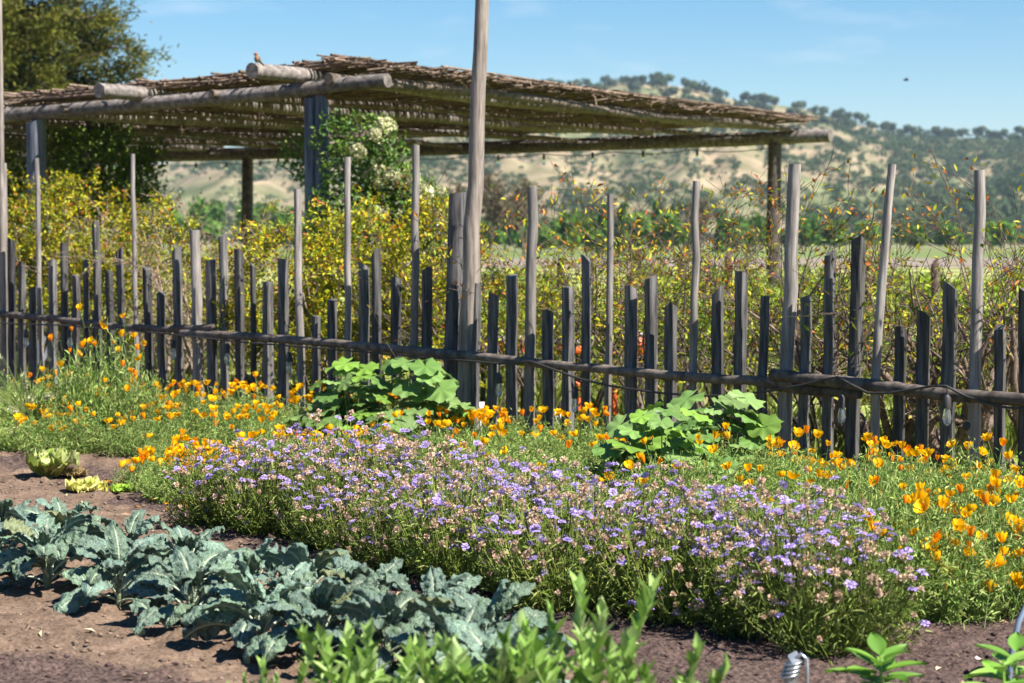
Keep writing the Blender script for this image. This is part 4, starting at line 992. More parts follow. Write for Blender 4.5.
# ------------------------------------------------------------------ lavender pincushion flowers
def scabious():
    foli = []; tips = []
    for v in range(5):
        mb = MB(); n = 330; a = rng.uniform(0, 2 * math.pi, n); rr = .32 * np.sqrt(rng.random(n))
        B = np.c_[np.cos(a) * rr * .35, np.sin(a) * rr * .35, np.full(n, -.02)]
        Hh = (.49 - .60 * rr ** 1.4) * rng.uniform(.45, 1.08, n) ** (1 + 1.2 * (rng.random(n) < .35))
        Tp = np.c_[np.cos(a) * rr * 1.12, np.sin(a) * rr * 1.12, Hh] + rng.normal(size=(n, 3)) * .02
        Mid = B * .45 + Tp * .55 + np.c_[np.cos(a), np.sin(a), 0 * a] * .03 + rng.normal(size=(n, 3)) * .018
        gc = pick(n, [(.25, .33, .07), (.33, .38, .11), (.18, .26, .055)])
        segs(mb, B, Mid, .0022, .002, gc, sides=3); segs(mb, Mid, Tp, .002, .0015, gc, sides=3)
        # narrow leaves, dense low down
        k = 2600; j = rng.integers(0, n, k); f = rng.random(k) ** 1.25
        P = np.where((f < .5)[:, None], B[j] + (Mid[j] - B[j]) * (f * 2)[:, None], Mid[j] + (Tp[j] - Mid[j]) * (f * 2 - 1)[:, None]) + rng.normal(size=(k, 3)) * .012
        leaves(mb, P, unit(rdir(k, .35) + np.c_[P[:, :2] * 2.5, np.zeros(k)]), rdir(k, .8), rng.uniform(.03, .075, k), rng.uniform(.004, .0085, k), pick(k, [(.21, .30, .055), (.15, .23, .04), (.29, .36, .085), (.35, .40, .125)]), .2, .25)
        foli.append(mb); top = Tp[:, 2]; tips.append(Tp)
    def head(opened):
        mb = MB()
        if opened:
            n = 14; a = np.arange(n) * 2 * math.pi / n + rng.normal(size=n) * .1
            D = np.c_[np.cos(a), np.sin(a), rng.uniform(-.1, .35, n)]
            leaves(mb, np.c_[np.cos(a), np.sin(a), 0 * a] * .004, D, np.tile((0, 0, 1.0), (n, 1)), rng.uniform(.016, .022, n), .012, pick(n, [(.54, .40, .80), (.62, .49, .84), (.46, .33, .76)], jit=.12), .12, .1, mid=.75)
            m = 14; a = rng.uniform(0, 6.28, m); P = np.c_[np.cos(a) * .005, np.sin(a) * .005, np.full(m, .002)]
            leaves(mb, P, np.c_[np.cos(a) * .6, np.sin(a) * .6, np.ones(m)], np.c_[np.cos(a), np.sin(a), 0 * a], rng.uniform(.008, .012, m), .008, pick(m, [(.60, .52, .82), (.68, .58, .84), (.70, .60, .72)]), .1)
            tube(mb, [(0, 0, -.045), (.001, 0, -.02), (0, 0, 0)], .0016, 4, (.14, .2, .05), cap=False); blob(mb, (0, 0, .001), (.006, .006, .005), (.30, .33, .22), nu=6, nv=4)
        else:
            n = 38; d = rdir(n, .35)
            leaves(mb, d * .004, d, rdir(n), rng.uniform(.010, .016, n), .009, pick(n, [(.66, .46, .33), (.74, .56, .42), (.55, .42, .27), (.70, .50, .42)]), .15, .1, mid=.7)
            tube(mb, [(0, 0, -.045), (.001, 0, -.02), (0, 0, 0)], .0016, 4, (.14, .18, .06), cap=False)
        return mb
    fd = []; sdl = []
    line_f = [G(232, 534), G(560, 611), G(838, 664)]; dirb = np.array((.25, 1.0, 0)); dirb /= np.linalg.norm(dirb)
    def along(f):
        L1 = np.linalg.norm(line_f[1] - line_f[0]); L2 = np.linalg.norm(line_f[2] - line_f[1]); s = f * (L1 + L2)
        return line_f[0] + (line_f[1] - line_f[0]) * s / L1 if s < L1 else line_f[1] + (line_f[2] - line_f[1]) * (s - L1) / L2
    ordn = "first second third fourth fifth sixth seventh eighth ninth tenth eleventh".split()
    roots = {}; flat = 0
    for r_, (n, back, nm) in enumerate(((11, .0, "front edge beside the soil"), (10, .40, "middle line of the bed"), (10, .80, "rear edge beside the poppies"))):
        for i in range(n):
            f = (i + (.5 if r_ else 0.0) * 1) / (n - 1 if not r_ else n); p = along(min(f, 1)) + dirb * (back + .02) + np.array((rng.normal() * .04, rng.normal() * .05 + .16, 0))
            v = rng.integers(0, 5); sc = rng.uniform(.80, 1.16) * (1.0 if i > 0 else .9)
            lab = "lavender pincushion clump, %s from the left on the %s" % (ordn[i], nm)
            if v not in roots:
                root = thing("pincushion_flower", lab, "flower", tuple(p), rng.uniform(0, 6.28), "lavender pincushion flower clumps in the bed", sc)
                roots[v] = foli[v].build("foliage", M_leaf, root)
            else:
                root = thing("pincushion_flower", lab, "flower", tuple(p), rng.uniform(0, 6.28), "lavender pincushion flower clumps in the bed", sc); put("foliage", roots[v].data, root)
            # flowers the camera can see: those turned to it or on top
            T = tips[v]; rz = root.rotation_euler.z
            wx = T[:, 0] * math.cos(rz) - T[:, 1] * math.sin(rz); wy = T[:, 0] * math.sin(rz) + T[:, 1] * math.cos(rz)
            score = T[:, 2] * 1.2 - wy * (1.1 if r_ == 0 else .35) + rng.random(len(T)) * .62
            ids = np.argsort(-score)[:(135 if r_ == 0 else 112)]
            for q in ids:
                op = rng.random() < (.50 if T[q, 2] > .28 else .2)
                lst = fd if op else sdl; name = "flower" if op else "seed_head"
                if len(lst) < 4:
                    o = head(op).build(name, M_petal if op else M_leaf_far, root); lst.append(o.data)
                else: o = put(name, lst[rng.integers(0, 4)], root)
                o.location = tuple(T[q] + (0, 0, .012)); tl = rng.normal(size=2) * .35; o.rotation_euler = (tl[0], tl[1], rng.uniform(0, 6.28)); s = rng.uniform(.70, 1.06) * (1 if op else 1.1); o.scale = (s, s, s)
rng = np.random.default_rng(107)
scabious()

# ------------------------------------------------------------------ california poppies
def poppies():
    fol = []
    for v in range(5):
        mb = MB(); n = 150; a = rng.uniform(0, 6.28, n); rr = .40 * np.sqrt(rng.random(n)); h = (.36 - 1.1 * rr ** 2) * rng.uniform(.45, 1.2, n)
        B = np.c_[np.cos(a) * rr * .5, np.sin(a) * rr * .5, np.full(n, -.02)]; T = np.c_[np.cos(a) * rr, np.sin(a) * rr, np.maximum(h, .06)]
        gc = pick(n, [(.27, .36, .10), (.33, .42, .14), (.20, .30, .08)])
        M_ = B * .4 + T * .6 + rng.normal(size=(n, 3)) * .02
        segs(mb, B, M_, .0028, .0022, gc, sides=3); segs(mb, M_, T, .0022, .0015, gc, sides=3)
        k = 5200; j = rng.integers(0, n, k); f = rng.random(k) ** .7
        P = np.where((f < .6)[:, None], B[j] + (M_[j] - B[j]) * (f / .6)[:, None], M_[j] + (T[j] - M_[j]) * ((f - .6) / .4)[:, None]) + rng.normal(size=(k, 3)) * .024
        P[:, 2] = np.maximum(P[:, 2], .005)
        leaves(mb, P, unit(rdir(k, .55)), rdir(k, .9), rng.uniform(.025, .055, k), rng.uniform(.0045, .009, k), pick(k, [(.26, .39, .092), (.36, .47, .14), (.145, .25, .052), (.44, .50, .18)]), .15, .2)
        j = rng.integers(0, n, 26); leaves(mb, T[j], unit(np.c_[rng.normal(size=(26, 2)) * .25, np.ones(26)]), rdir(26), rng.uniform(.025, .05, 26), .007, pick(26, [(.40, .42, .16), (.5, .34, .08)]), .3, 0)
        fol.append(mb)
    def flower(kind):
        mb = MB(); wide = (.66, .86, .50, 1.0)[kind]; R_ = .034; nu, nv = 6, 7
        for pth in range(4):
            a0 = pth * math.pi / 2 + .1 * rng.normal(); u = np.linspace(0, 1, nu)[:, None]; vv = np.linspace(-1, 1, nv)[None]
            rad = R_ * wide * (.12 + .88 * u ** .75); zz = R_ * (1.15 - .5 * wide) * (u ** 1.4) * 1.25 + .003 * np.sin(vv * 7 + pth) * u - .006 * np.abs(vv) ** 2 * u * (pth % 2 * 2 - 1)
            an = a0 + vv * .92 * (.35 + .65 * u ** .6); rr = rad * (1 - .14 * vv ** 2 * u)
            V = np.stack((rr * np.cos(an), rr * np.sin(an), zz + 0 * an), -1)
            b = (np.arange(nu - 1)[:, None] * nv + np.arange(nv - 1)[None]).ravel()
            c = np.array((.94, .36, .006)) * (1 - u[..., None]) + np.array((.99, .57, .012)) * u[..., None] + 0 * vv[..., None]
            if kind == 2: c = c * np.array((.95, .62, .8))
            mb.add(V.reshape(-1, 3), np.stack((b, b + 1, b + nv + 1, b + nv), 1), c.reshape(-1, 3))
        tube(mb, [(.012, .006, -.16), (.006, .004, -.07), (0, 0, 0)], [.0022, .0019, .0022], 4, (.2, .3, .1), mi=1, cap=False)
        return mb
    fl = [flower(k) for k in range(4)]; fdata = [None] * 4
    roots = {}; idx = {}
    GRP = "orange poppy clumps between the fence and the purple flowers"
    used = set()
    def place(p, sc, hz, nfl, label, v=None, open_=(0, 0, 1, 1, 3, 2), front=False):
        v = rng.integers(0, 5) if v is None else v
        root = thing("poppy_plant", label, "poppy", (p[0], p[1], 0), rng.uniform(0, 6.28), GRP); hz *= rng.uniform(.72, 1.2); sc *= rng.uniform(.82, 1.02); root.scale = (sc, sc, hz)
        if v not in roots: roots[v] = fol[v].build("foliage", M_leaf, root).data
        else: put("foliage", roots[v], root)
        for q in range(int(nfl * 2.3 + 1)):
            a = rng.uniform(0, 6.28); r_ = .36 * math.sqrt(rng.random()); z = .36 - .8 * r_ ** 2 + rng.uniform(.0, .13)
            if front:   # flowers all down the open side that faces the path
                rz_ = root.rotation_euler.z; aw = rng.uniform(math.pi * 1.05, math.pi * 1.95); a = aw - rz_; r_ = rng.uniform(.12, .42); z = (.40 - 1.3 * max(0, r_ - .1) ** 1.3) * rng.uniform(.55, 1.12)
            k = open_[rng.integers(0, len(open_))]
            if fdata[k] is None: o = fl[k].build("flower", [M_petal, M_leaf], root, None, True); fdata[k] = o.data
            else: o = put("flower", fdata[k], root)
            o.location = (math.cos(a) * r_, math.sin(a) * r_, z); s = rng.uniform(.80, 1.24)
            o.scale = (s / sc, s / sc, s / hz); o.rotation_euler = (rng.normal() * .3, rng.normal() * .3, rng.uniform(0, 6.28))
    ordn = "first second third fourth fifth sixth seventh eighth ninth tenth eleventh twelfth thirteenth fourteenth fifteenth".split()
    # fence line
    for i in range(15):
        p = fpos(112 + i * (930 / 14.), .62 + rng.uniform(-.08, .12), .3); px = 112 + i * 66
        lush = 380 < px < 1030
        place(p, rng.uniform(.8, 1.0), rng.uniform(.6, .85) * (1.0 if px < 640 else .85), rng.integers(7, 12) if lush else 6, "orange poppy clump touching the fence, %s from the left" % ordn[i])
    for r_, (off, n, x0, x1, nf, nm) in enumerate(((1.25, 13, 60, 1040, (2, 5), "second row out from the fence"), (2.0, 12, 60, 1060, (2, 5), "third row out from the fence"), (2.75, 11, 70, 1080, (2, 5), "fourth row out from the fence"), (3.5, 10, 110, 1100, (3, 6), "fifth row out from the fence"), (4.25, 9, 150, 1120, (3, 6), "sixth row out from the fence"))):
        k = 0
        for i in range(n):
            p = fpos(x0 + (x1 - x0) * (i + rng.uniform(-.2, .2)) / (n - 1), off + rng.uniform(-.15, .15), .2)
            px = 512 + FPX * p[0] / p[1]; py = 240 + FPX * CAMZ / p[1]
            # inside the flower bed or on the bare soil: no plant
            lowest = np.interp(px, [0, 60, 130, 180, 260, 330, 400, 560, 700, 860, 905, 1024, 1100], [452, 455, 470, 502, 515, 520, 530, 556, 575, 592, 628, 630, 630])
            if py > lowest or px > 1075: continue
            nfl = int(rng.integers(*nf));
            if 440 < px < 660 and r_ < 3: nfl = int(rng.integers(1, 3))
            if px < 330: nfl += 6
            low = .72 if px < 330 and r_ > 0 else 1.0
            place(p, rng.uniform(.9, 1.15), low * rng.uniform(.85, 1.1), nfl, "orange poppy clump, %s from the left in the %s" % (ordn[k], nm)); k += 1
    # the tall clump at left, the low one at the left edge, the big clumps at the right end of the flowers
    for px, py, sc, hz, n, lab in ((100, 446, 1.3, 2.15, 8, "tall feathery poppy clump standing against the fence at left"), (140, 450, 1.15, 1.4, 5, "feathery poppy clump just right of the tall one at left"), (8, 425, 1.0, 1.1, 3, "feathery poppy clump in the corner between the fence and the left edge"), (20, 452, 1.0, .95, 4, "low feathery poppy clump at the left edge of the bed"), (150, 458, .9, 1.05, 4, "feathery poppy clump left of the bright low carpet"), (64, 456, 1.1, 1.2, 2, "short feathery clump below the grass tuft"),
        (150, 488, .75, .62, 7, "low poppy clump spilling over the dark soil beside the lettuces"), (185, 503, .85, .68, 8, "low poppy clump dropping petals at the left tip of the purple flowers"), (225, 500, .9, .75, 8, "low poppy clump behind the left tip of the purple flowers"), (268, 500, .95, .8, 6, "poppy clump half covered by the left purple flowers"),
        (935, 600, .95, 1.05, 7, "poppy clump touching the right end of the purple flowers"), (985, 612, 1.0, .95, 10, "poppy clump by the dark soil at the right edge"), (1022, 600, 1.0, 1.1, 8, "poppy clump cut by the right picture edge"), (958, 575, .95, 1.15, 7, "tall poppy clump behind the right end of the purple flowers"), (1005, 570, 1.0, 1.15, 7, "tall poppy clump near the right picture edge")):
        place(G(px, py), sc, hz, n, lab, front=px > 900 and rng.random() < 1)
    # fallen petals
    mb = MB(); n = 150
    P = np.concatenate([G(x, y)[None] + np.c_[rng.normal(size=(30, 2)) * .10, np.full(30, .035)] for x, y in ((172, 500), (195, 508), (120, 487), (180, 504), (150, 492))])
    leaves(mb, P, np.c_[rng.normal(size=(n, 2)), np.zeros(n)], rdir(n, 2.5), .035, .03, pick(n, [(.9, .25, .02), (.95, .38, .03)]), .1)
    tag(mb.build("fallen_petals", M_petal), "orange petals fallen on the soil in front of the poppies", "petals", kind='stuff')
rng = np.random.default_rng(108)
poppies()

# ------------------------------------------------------------------ big leaved plants, lettuces, tuft, blurred near plants
def lobed(mb, c, D, N, r, col):
    n = 28; a = np.linspace(0, 2 * math.pi, n, endpoint=False) + math.pi
    prof = (1 - .13 * np.abs(np.sin(a * 3.5)) - .5 * np.exp(-((a - math.pi) % (2 * math.pi)) ** 2 / .03) - .5 * np.exp(-((-(a - math.pi)) % (2 * math.pi)) ** 2 / .03)) * (1 + .05 * rng.normal(size=n))
    D = D / np.linalg.norm(D); S = np.cross(D, N); S /= np.linalg.norm(S); N = np.cross(S, D)
    rings = (0.02, .35, .7, 1.0); V = []
    for q in rings:
        V.append(c + (np.cos(a) * prof * q * r)[:, None] * D + (np.sin(a) * prof * q * r)[:, None] * S + (q ** 2 * r * (.10 * np.sin(a * 7) * q - .16) + .12 * r * q)[:, None] * N)
    V = np.concatenate(V); F = [(i * n + j, (i + 1) * n + j, (i + 1) * n + (j + 1) % n, i * n + (j + 1) % n) for i in range(3) for j in range(n)]
    cc = np.array(col) * (1 + .12 * np.cos(a * 7))[:, None]; cc = np.tile(cc, (4, 1)); mb.add(V, F, cc)
def big_leaf():
    for px, py, sc, nl, h, lab in ((352, 452, 1.0, 34, .58, "light green mallow with large scalloped leaves left of the leaning pole"), (420, 452, 1.0, 32, .62, "light green mallow with large scalloped leaves at the foot of the leaning pole"), (662, 505, .95, 26, .58, "bright green mallow with broad leaves among the poppies in the middle"), (716, 494, 1.0, 30, .60, "light green mallow with broad leaves near the fence rail splice"), (385, 462, .8, 16, .36, "low mallow filling the gap between two larger ones")):
        root = thing("mallow_plant", lab, "plant", tuple(G(px, py)), 0, None, sc * 1.18); f = MB(); s = MB()
        for i in range(int(nl * 2.4)):
            a = rng.uniform(0, 6.28); r_ = .36 * math.sqrt(rng.random()); z = h * (1 - 1.1 * (r_ / .4) ** 2 * .7) * rng.uniform(.35, 1.08)
            c = np.array((math.cos(a) * r_, math.sin(a) * r_, max(.08, z))); N = np.array((math.cos(a) * .55, math.sin(a) * .55 - .25, 1.0)) + rng.normal(size=3) * .25; N /= np.linalg.norm(N)
            D = np.array((math.cos(a), math.sin(a), -.3)) + rng.normal(size=3) * .2
            lobed(f, c, D, N, rng.uniform(.05, .115), pick(1, [(.17, .28, .08), (.22, .33, .11), (.13, .23, .06), (.19, .32, .06)], jit=.3)[0])
            segs(s, [(c[0] * .15, c[1] * .15, 0)], [c], .0045, .003, (.2, .3, .1), sides=5)
        f.build("leaves", M_leaf, root, None, True); s.build("stems", M_leaf, root)
rng = np.random.default_rng(109)
big_leaf()
def lettuces():
    for px, py, r0, col, lab in ((50, 480, .24, [(.50, .56, .16), (.58, .62, .26), (.36, .46, .10)], "upright pale green head of lettuce on the bare soil"), (86, 496, .16, [(.60, .58, .16), (.66, .62, .25), (.5, .52, .12)], "flat yellow head of lettuce right of the upright one"), (122, 496, .10, [(.26, .42, .06), (.34, .5, .08)], "small bright green lettuce under the poppies"), (73, 479, .11, [(.50, .36, .18), (.42, .32, .15)], "wilted tan lettuce between the two pale heads")):
        root = thing("lettuce", lab, "lettuce", tuple(G(px, py)), 0); mb = MB()
        for i in range(44):
            f = i / 44; az = i * 2.4; L = r0 * .85 * (1.05 - .45 * f) * rng.uniform(.85, 1.15); e = R(38 + 48 * f) if py == 480 else R(20 + 45 * f)
            nu, nv = 9, 15; u = np.linspace(0, 1, nu)[:, None]; v = np.linspace(-1, 1, nv)[None]
            out = np.array((math.cos(az), math.sin(az), 0)); sd_ = np.array((-math.sin(az), math.cos(az), 0))
            x = L * u * math.cos(e) * 1.0; z = L * (u * math.sin(e) - .25 * u ** 2) ; W = L * .55 * np.sin(np.pi * (.12 + .72 * u)) * v
            ruf = .20 * L * np.sin(v * 11 + i + u * 6) * u ** 1.5 * np.abs(v) + .12 * L * vnoise(np.stack((u * 6 + 0 * v, v * 5 + 0 * u, 0 * u + 0 * v + i), -1)) + .22 * L * v ** 2 * u
            V = out * (x + 0 * v)[..., None] + sd_ * W[..., None] + np.array((0, 0, 1.0)) * (z + ruf + .015)[..., None]
            b = (np.arange(nu - 1)[:, None] * nv + np.arange(nv - 1)[None]).ravel(); mb.add(V.reshape(-1, 3), np.stack((b, b + nv, b + nv + 1, b + 1), 1), pick(1, col)[0])
        mb.build("leaves", M_leaf, root, None, True)
        st = MB(); tube(st, [(0, 0, -.03), (0, 0, .05)], [.015, .02], 7, (.5, .55, .3)); st.build("stem", M_leaf, root)
rng = np.random.default_rng(110)
lettuces()
def tuft():
    root = thing("foxtail_grass", "arching grass tuft with pale bottlebrush heads at the left of the fence", "grass tuft", tuple(G(30, 446)), 0, None, 1.35); mb = MB(); hd = []
    for i in range(90):
        a = rng.uniform(0, 6.28); L = rng.uniform(.3, .62); n = 7; f = np.linspace(0, 1, n); out = np.array((math.cos(a), math.sin(a), 0))
        sp = rng.uniform(.25, .75); P = out * (f ** 1.6 * L * sp)[:, None] + np.array((0, 0, 1.0)) * (L * (f - .45 * sp * f ** 2.4))[:, None]
        segs(mb, P[:-1], P[1:], np.linspace(.004, .002, 6), np.linspace(.0036, .001, 6), pick(1, [(.22, .3, .08), (.3, .36, .12)])[0], sides=3)
        if i < 12: hd.append((P[-1], unit(P[-1] - P[-3])))
    mb.build("blades", M_leaf, root); h0 = MB(); n = 260
    t = rng.random(n); d = rdir(n); P = np.c_[np.zeros((n, 2)), t * .13] ; leaves(h0, P, unit(d + (0, 0, 1.0)), d, .024, .004, pick(n, [(.62, .62, .38), (.5, .54, .3)])); dat = None
    for p, d in hd:
        if dat is None: o = h0.build("seed_head", M_leaf, root, tuple(p)); dat = o.data
        else: o = put("seed_head", dat, root, tuple(p))
        dd = Vector(d); dd.z -= .25; o.rotation_euler = dd.to_track_quat('Z', 'Y').to_euler()
rng = np.random.default_rng(111)
tuft()
def near_plants():
    protos = []
    for v in range(3):
        mb = MB(); st = MB()
        for k in range(7 + v):
            a = rng.uniform(0, 6.28); sp = rng.uniform(.04, .30); H = .62 * rng.uniform(.72, 1.06); n = 7; f = np.linspace(0, 1, n)
            P = np.c_[np.cos(a) * sp * f ** 1.3, np.sin(a) * sp * f ** 1.3, f * H + 0 * a]; tube(st, P, np.linspace(.008, .004, n), 6, (.25, .36, .12))
            m = 30; ff = np.linspace(.25, 1.0, m) ** .8; ii = np.clip((ff * (n - 1)).astype(int), 0, n - 2); fr = (ff * (n - 1) - ii)[:, None]
            C = P[ii] * (1 - fr) + P[ii + 1] * fr; az = np.arange(m) * 2.4 + k; el = .5 + .95 * ff ** 2.5
            D = np.c_[np.cos(az) * np.cos(el), np.sin(az) * np.cos(el), np.sin(el)] + rng.normal(size=(m, 3)) * .15
            N = np.c_[-np.cos(az) * np.sin(el), -np.sin(az) * np.sin(el), np.cos(el)]
            L = rng.uniform(.09, .145, m) * (1.05 - .3 * ff)
            leaves(mb, C, D, N, L, L * .46, pick(m, [(.26, .42, .10), (.32, .47, .14), (.20, .34, .07), (.37, .50, .19)]), .22, .12)
        protos.append((mb, st))
    roots = {}
    def place(v, px, Y, ytop, lab, sc=1.0):
        h = At(px, ytop + 18, Y)[2]; k = h / .64
        if v not in roots:
            root = thing("bean_plant", lab, "plant", tuple(XY(px, Y)), rng.uniform(0, 6), "blurred bean plants close to the camera"); protos[v][0].build("leaves", M_leaf, root); protos[v][1].build("stems", M_leaf, root); roots[v] = root
        else: root = dup(roots[v], tuple(XY(px, Y)), rng.uniform(0, 6), lab)
        root.scale = (sc, sc, k)
    place(0, 355, 5.7, 628, "blurred bright bean plant in front of the kale, left of the larger group", .85)
    place(1, 395, 5.9, 636, "blurred bean plant just right of the left one, before the kale", .65)
    place(2, 470, 5.5, 636, "blurred bean plant at the left side of the larger near group", .8)
    place(0, 525, 5.6, 622, "blurred bean plant in the middle of the larger near group", .9)
    place(1, 588, 5.6, 584, "tallest blurred bean plant, rising to the purple flowers", .8)
    place(2, 650, 5.5, 634, "blurred bean plant at the right end of the larger near group", .75)
    place(1, 265, 5.8, 656, "small blurred bean plant over the bare tan soil", .5)
    # broad leaved seedlings at the right
    for px, Y, yt, n, lab in ((884, 6.3, 656, 20, "bright green broad leaved seedling on the dark soil at lower right"), (1020, 6.6, 652, 12, "bright green broad leaved seedling cut by the lower right corner"), (1008, 6.0, 660, 9, "low leafy seedling in the lower right corner")):
        root = thing("seedling", lab, "plant", tuple(XY(px, Y))); h = At(px, yt, Y)[2]; mb = MB(); s = MB()
        for i in range(n):
            f = i / n; az = i * 2.4; z = h * (.45 + .5 * f); D = np.array((math.cos(az), math.sin(az), .25 + .8 * f ** 2)); D /= np.linalg.norm(D)
            L = .17 * (1 - .4 * f) * rng.uniform(.85, 1.15); W = L * .52; nu, nv = 8, 5; u = np.linspace(0, 1, nu)[:, None]; v = np.linspace(-1, 1, nv)[None]
            S = np.cross(D, (0, 0, 1.0)); S /= np.linalg.norm(S); N = np.cross(S, D)
            V = np.array((0, 0, z)) + D * (.02 + L * u + 0 * v)[..., None] + S * (W / 2 * np.sin(np.pi * u ** .85) * v)[..., None] + N * ((.16 * np.abs(v) * W - .55 * L * u ** 2 * .6))[..., None]
            b = (np.arange(nu - 1)[:, None] * nv + np.arange(nv - 1)[None]).ravel(); mb.add(V.reshape(-1, 3), np.stack((b, b + nv, b + nv + 1, b + 1), 1), pick(1, [(.17, .32, .055), (.22, .37, .08), (.13, .26, .045)])[0])
        tube(s, [(0, 0, -.02), (.004, 0, h * .6), (0, 0, h)], [.008, .006, .003], 6, (.25, .4, .1)); mb.build("leaves", M_leaf, root, None, True); s.build("stem", M_leaf, root)
rng = np.random.default_rng(112)
near_plants()

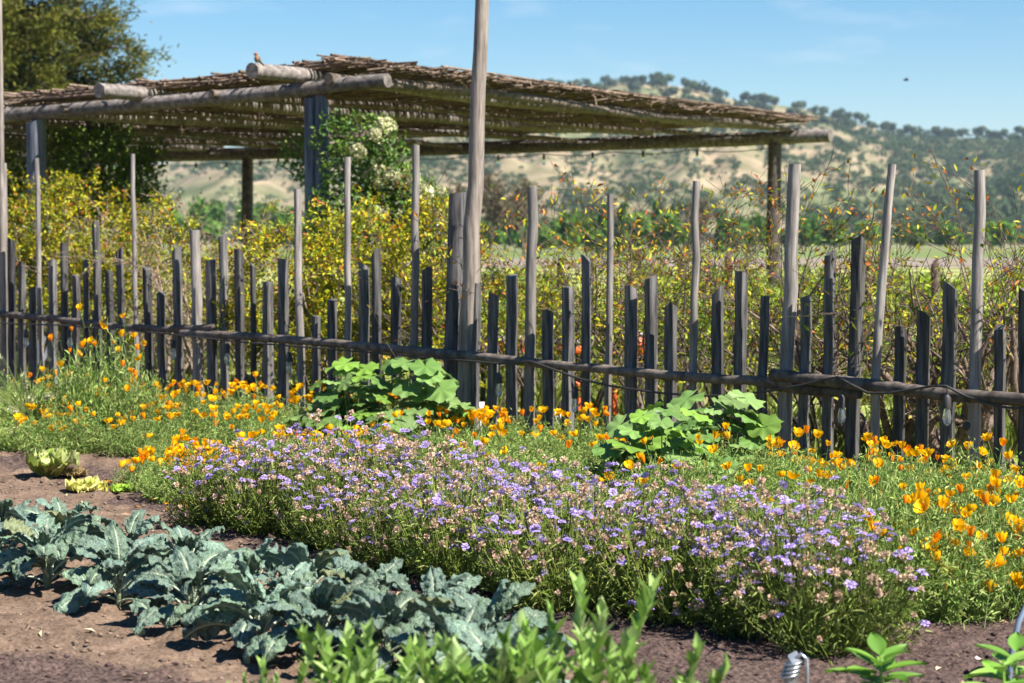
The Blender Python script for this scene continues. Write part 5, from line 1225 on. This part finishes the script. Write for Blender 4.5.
# ------------------------------------------------------------------ small hardware, bird, orange things behind the fence
M_galv = plain("galvanised_steel", (.45, .47, .48), .38, .85, nscale=30, amt=.25)
M_pipe = plain("grey_blue_pipe", (.16, .20, .27), .5, .1)
M_orange = plain("orange_plastic", (.85, .15, .03), .5, nscale=6, amt=.15)
M_white = plain("white_plastic", (.7, .7, .68), .5)
def hardware():
    # folded galvanised stake with wire turns round its head
    p = XY(797, 6.6); top = At(797, 657, 6.6)[2]; root = thing("metal_stake", "galvanised metal stake with wire wound round its head on the dark soil", "stake", tuple(p))
    mb = MB()
    timber(mb, (-.035, 0, -.05), (.0, 0, top), .017, .4, nz=4); mb.build("shaft", M_galv, root)
    mb = MB(); tube(mb, [(.0, 0, top - .01), (.022, -.01, top + .012), (.04, -.01, top - .004), (.043, -.008, top - .14)], .007, 8); mb.build("hook", M_galv, root, None, True)
    for k in range(4):
        mb = MB(); a = np.linspace(0, 2 * math.pi, 18); z = top - .02 - k * .014
        tube(mb, np.c_[-.0035 + .026 * np.cos(a) - k * .004, .026 * np.sin(a), z + .006 * np.cos(a)], .0045, 6); mb.build("wire_turn", M_galv, root, None, True)
    p = XY(1014, 7.0); mb = MB(); t = At(1022, 622, 7.0)[2]
    tube(mb, [(0, 0, -.05), (.0, 0, .05), (.01, .0, t * .6), (.035, .01, t), (.09, .05, t * 1.35), (.2, .12, t * 1.55), (.34, .2, t * 1.4), (.44, .25, t * .7), (.46, .26, -.05)], .011, 9)
    tag(mb.build("hoop", M_pipe, None, tuple(p), True), "grey blue pipe hoop standing in the soil at the lower right edge", "hoop")
    # orange crates and stakes behind the fence
    def crate(px0, px1, py, Y, h, lab):
        a = XY(px0, Y); b = XY(px1, Y); L = np.linalg.norm(b - a); zc = At(px0, py, Y)[2]; c = (a + b) / 2
        root = thing("crate", lab, "crate", (c[0], c[1], 0)); m = MB()
        for sy in (-.2, .2): box(m, (0, sy, zc - h / 2), (L / 2, .012, h / 2))
        for sx in (-1, 1): box(m, (sx * (L / 2 - .012), 0, zc - h / 2), (.012, .187, h / 2 - .002))
        box(m, (0, 0, zc - h + .014), (L / 2 - .026, .187, .012)); m.build("walls", M_orange, root)
        r_ = MB()
        for sy in (-.2, .2): box(r_, (0, sy, zc + .018), (L / 2 + .01, .02, .016))
        for sx in (-1, 1): box(r_, (sx * (L / 2 - .01), 0, zc + .018), (.02, .178, .016))
        r_.build("rim", M_rim, root)
        s_ = MB()
        for sx in (-1, 1):
            for sy in (-1, 1): box(s_, (sx * (L / 2 - .05), sy * .15, (zc - h) / 2), (.02, .02, (zc - h) / 2 - .001))
        s_.build("stand", M_picket, root)
    global M_rim
    M_rim = plain("grey_rim", (.3, .3, .3), .6)
    crate(478, 528, 341, 18.6, .11, "long orange crate on a stand right of the tall pole behind the fence")
    crate(548, 584, 343, 18.0, .09, "short orange crate behind the low picket right of the round stake")
    crate(622, 648, 335, 17.6, .18, "orange crate behind the fence left of the middle pickets")
    for px, py, Y, lab in ((578, 381, 16.6, "short orange marker stake behind the fence nearer the pole"), (615, 391, 16.2, "short leaning orange marker stake behind the thin grey stake")):
        p = XY(px, Y); z = At(px, py, Y)[2]; mb = MB(); timber(mb, (.02, 0, -.1), (-.01, 0, z), .022, .3, nz=3); tag(mb.build("marker_stake", M_orange, None, tuple(p)), lab, "stake")
    for px, py, Y, lab in ((481, 402, 15.9, "small white plant tag at the foot of the fence right of the pole"), (558, 410, 15.3, "small white plant tag among the poppies at the fence")):
        p = XY(px, Y); z = At(px, py, Y)[2]; mb = MB(); box(mb, (0, 0, z - .04), (.028, .003, .04), rz=.5); box(mb, (0, 0, (z - .08) / 2), (.008, .0025, (z - .08) / 2 - .001), rz=.5); tag(mb.build("plant_tag", M_white, None, tuple(p)), lab, "plant tag")
    # small bird on the purlin end
    p = At(257, 63, 21.75); root = thing("bird", "small rusty brown bird perched on the right protruding roof log", "bird", tuple(p), 0, None, .85)
    mb = MB(); blob(mb, (0, 0, .055), (.036, .045, .05), (.22, .13, .08), nu=12, nv=9); blob(mb, (-.012, -.01, .112), (.025, .026, .025), (.27, .12, .07), nu=12, nv=9)
    tube(mb, [(-.032, -.014, .112), (-.05, -.02, .107)], [.007, .001], 6, (.12, .1, .08)); tube(mb, [(.02, .02, .04), (.06, .05, -.005), (.085, .07, -.03)], [.02, .013, .010], 6, (.14, .10, .07))
    blob(mb, (.028, .012, .058), (.018, .036, .034), (.17, .12, .08), nu=10, nv=7)
    for s in (-1, 1): tube(mb, [(s * .012, 0, .02), (s * .014, -.004, -.012)], .003, 4, (.2, .14, .1))
    mb.build("body", M_tint, root, None, True)
    p = At(906, 80, 60.0); root = thing("bird", "tiny dark bird flying in the sky over the right end of the hill", "bird", tuple(p))
    mb = MB(); blob(mb, (0, 0, 0), (.09, .03, .03), (.03, .03, .03)); mb.add([(-.03, 0, .01), (.05, 0, .01), (.03, -.14, .05), (-.02, -.13, .05), (.03, .14, .05), (-.02, .13, .05), (0, -.08, .055), (0, .08, .055)], [(0, 1, 2, 3), (1, 0, 5, 4)], (.03, .03, .03)); mb.build("body", M_tint, root)
hardware()

# ------------------------------------------------------------------ the air
def haze():
    mb = MB(); box(mb, (0, 0, 86), (5400, 5400, 89))
    m = bpy.data.materials.new("valley_air"); m.use_nodes = True; t = m.node_tree
    for n in list(t.nodes):
        if n.type != 'OUTPUT_MATERIAL': t.nodes.remove(n)
    v = t.nodes.new("ShaderNodeVolumePrincipled"); v.inputs["Color"].default_value = (.66, .83, 1, 1); v.inputs["Density"].default_value = 0.00011; v.inputs["Anisotropy"].default_value = .1
    t.links.new(v.outputs[0], t.nodes["Material Output"].inputs["Volume"])
    tag(mb.build("haze", m), "thin blue summer haze over the valley", "haze", kind='stuff')
haze()
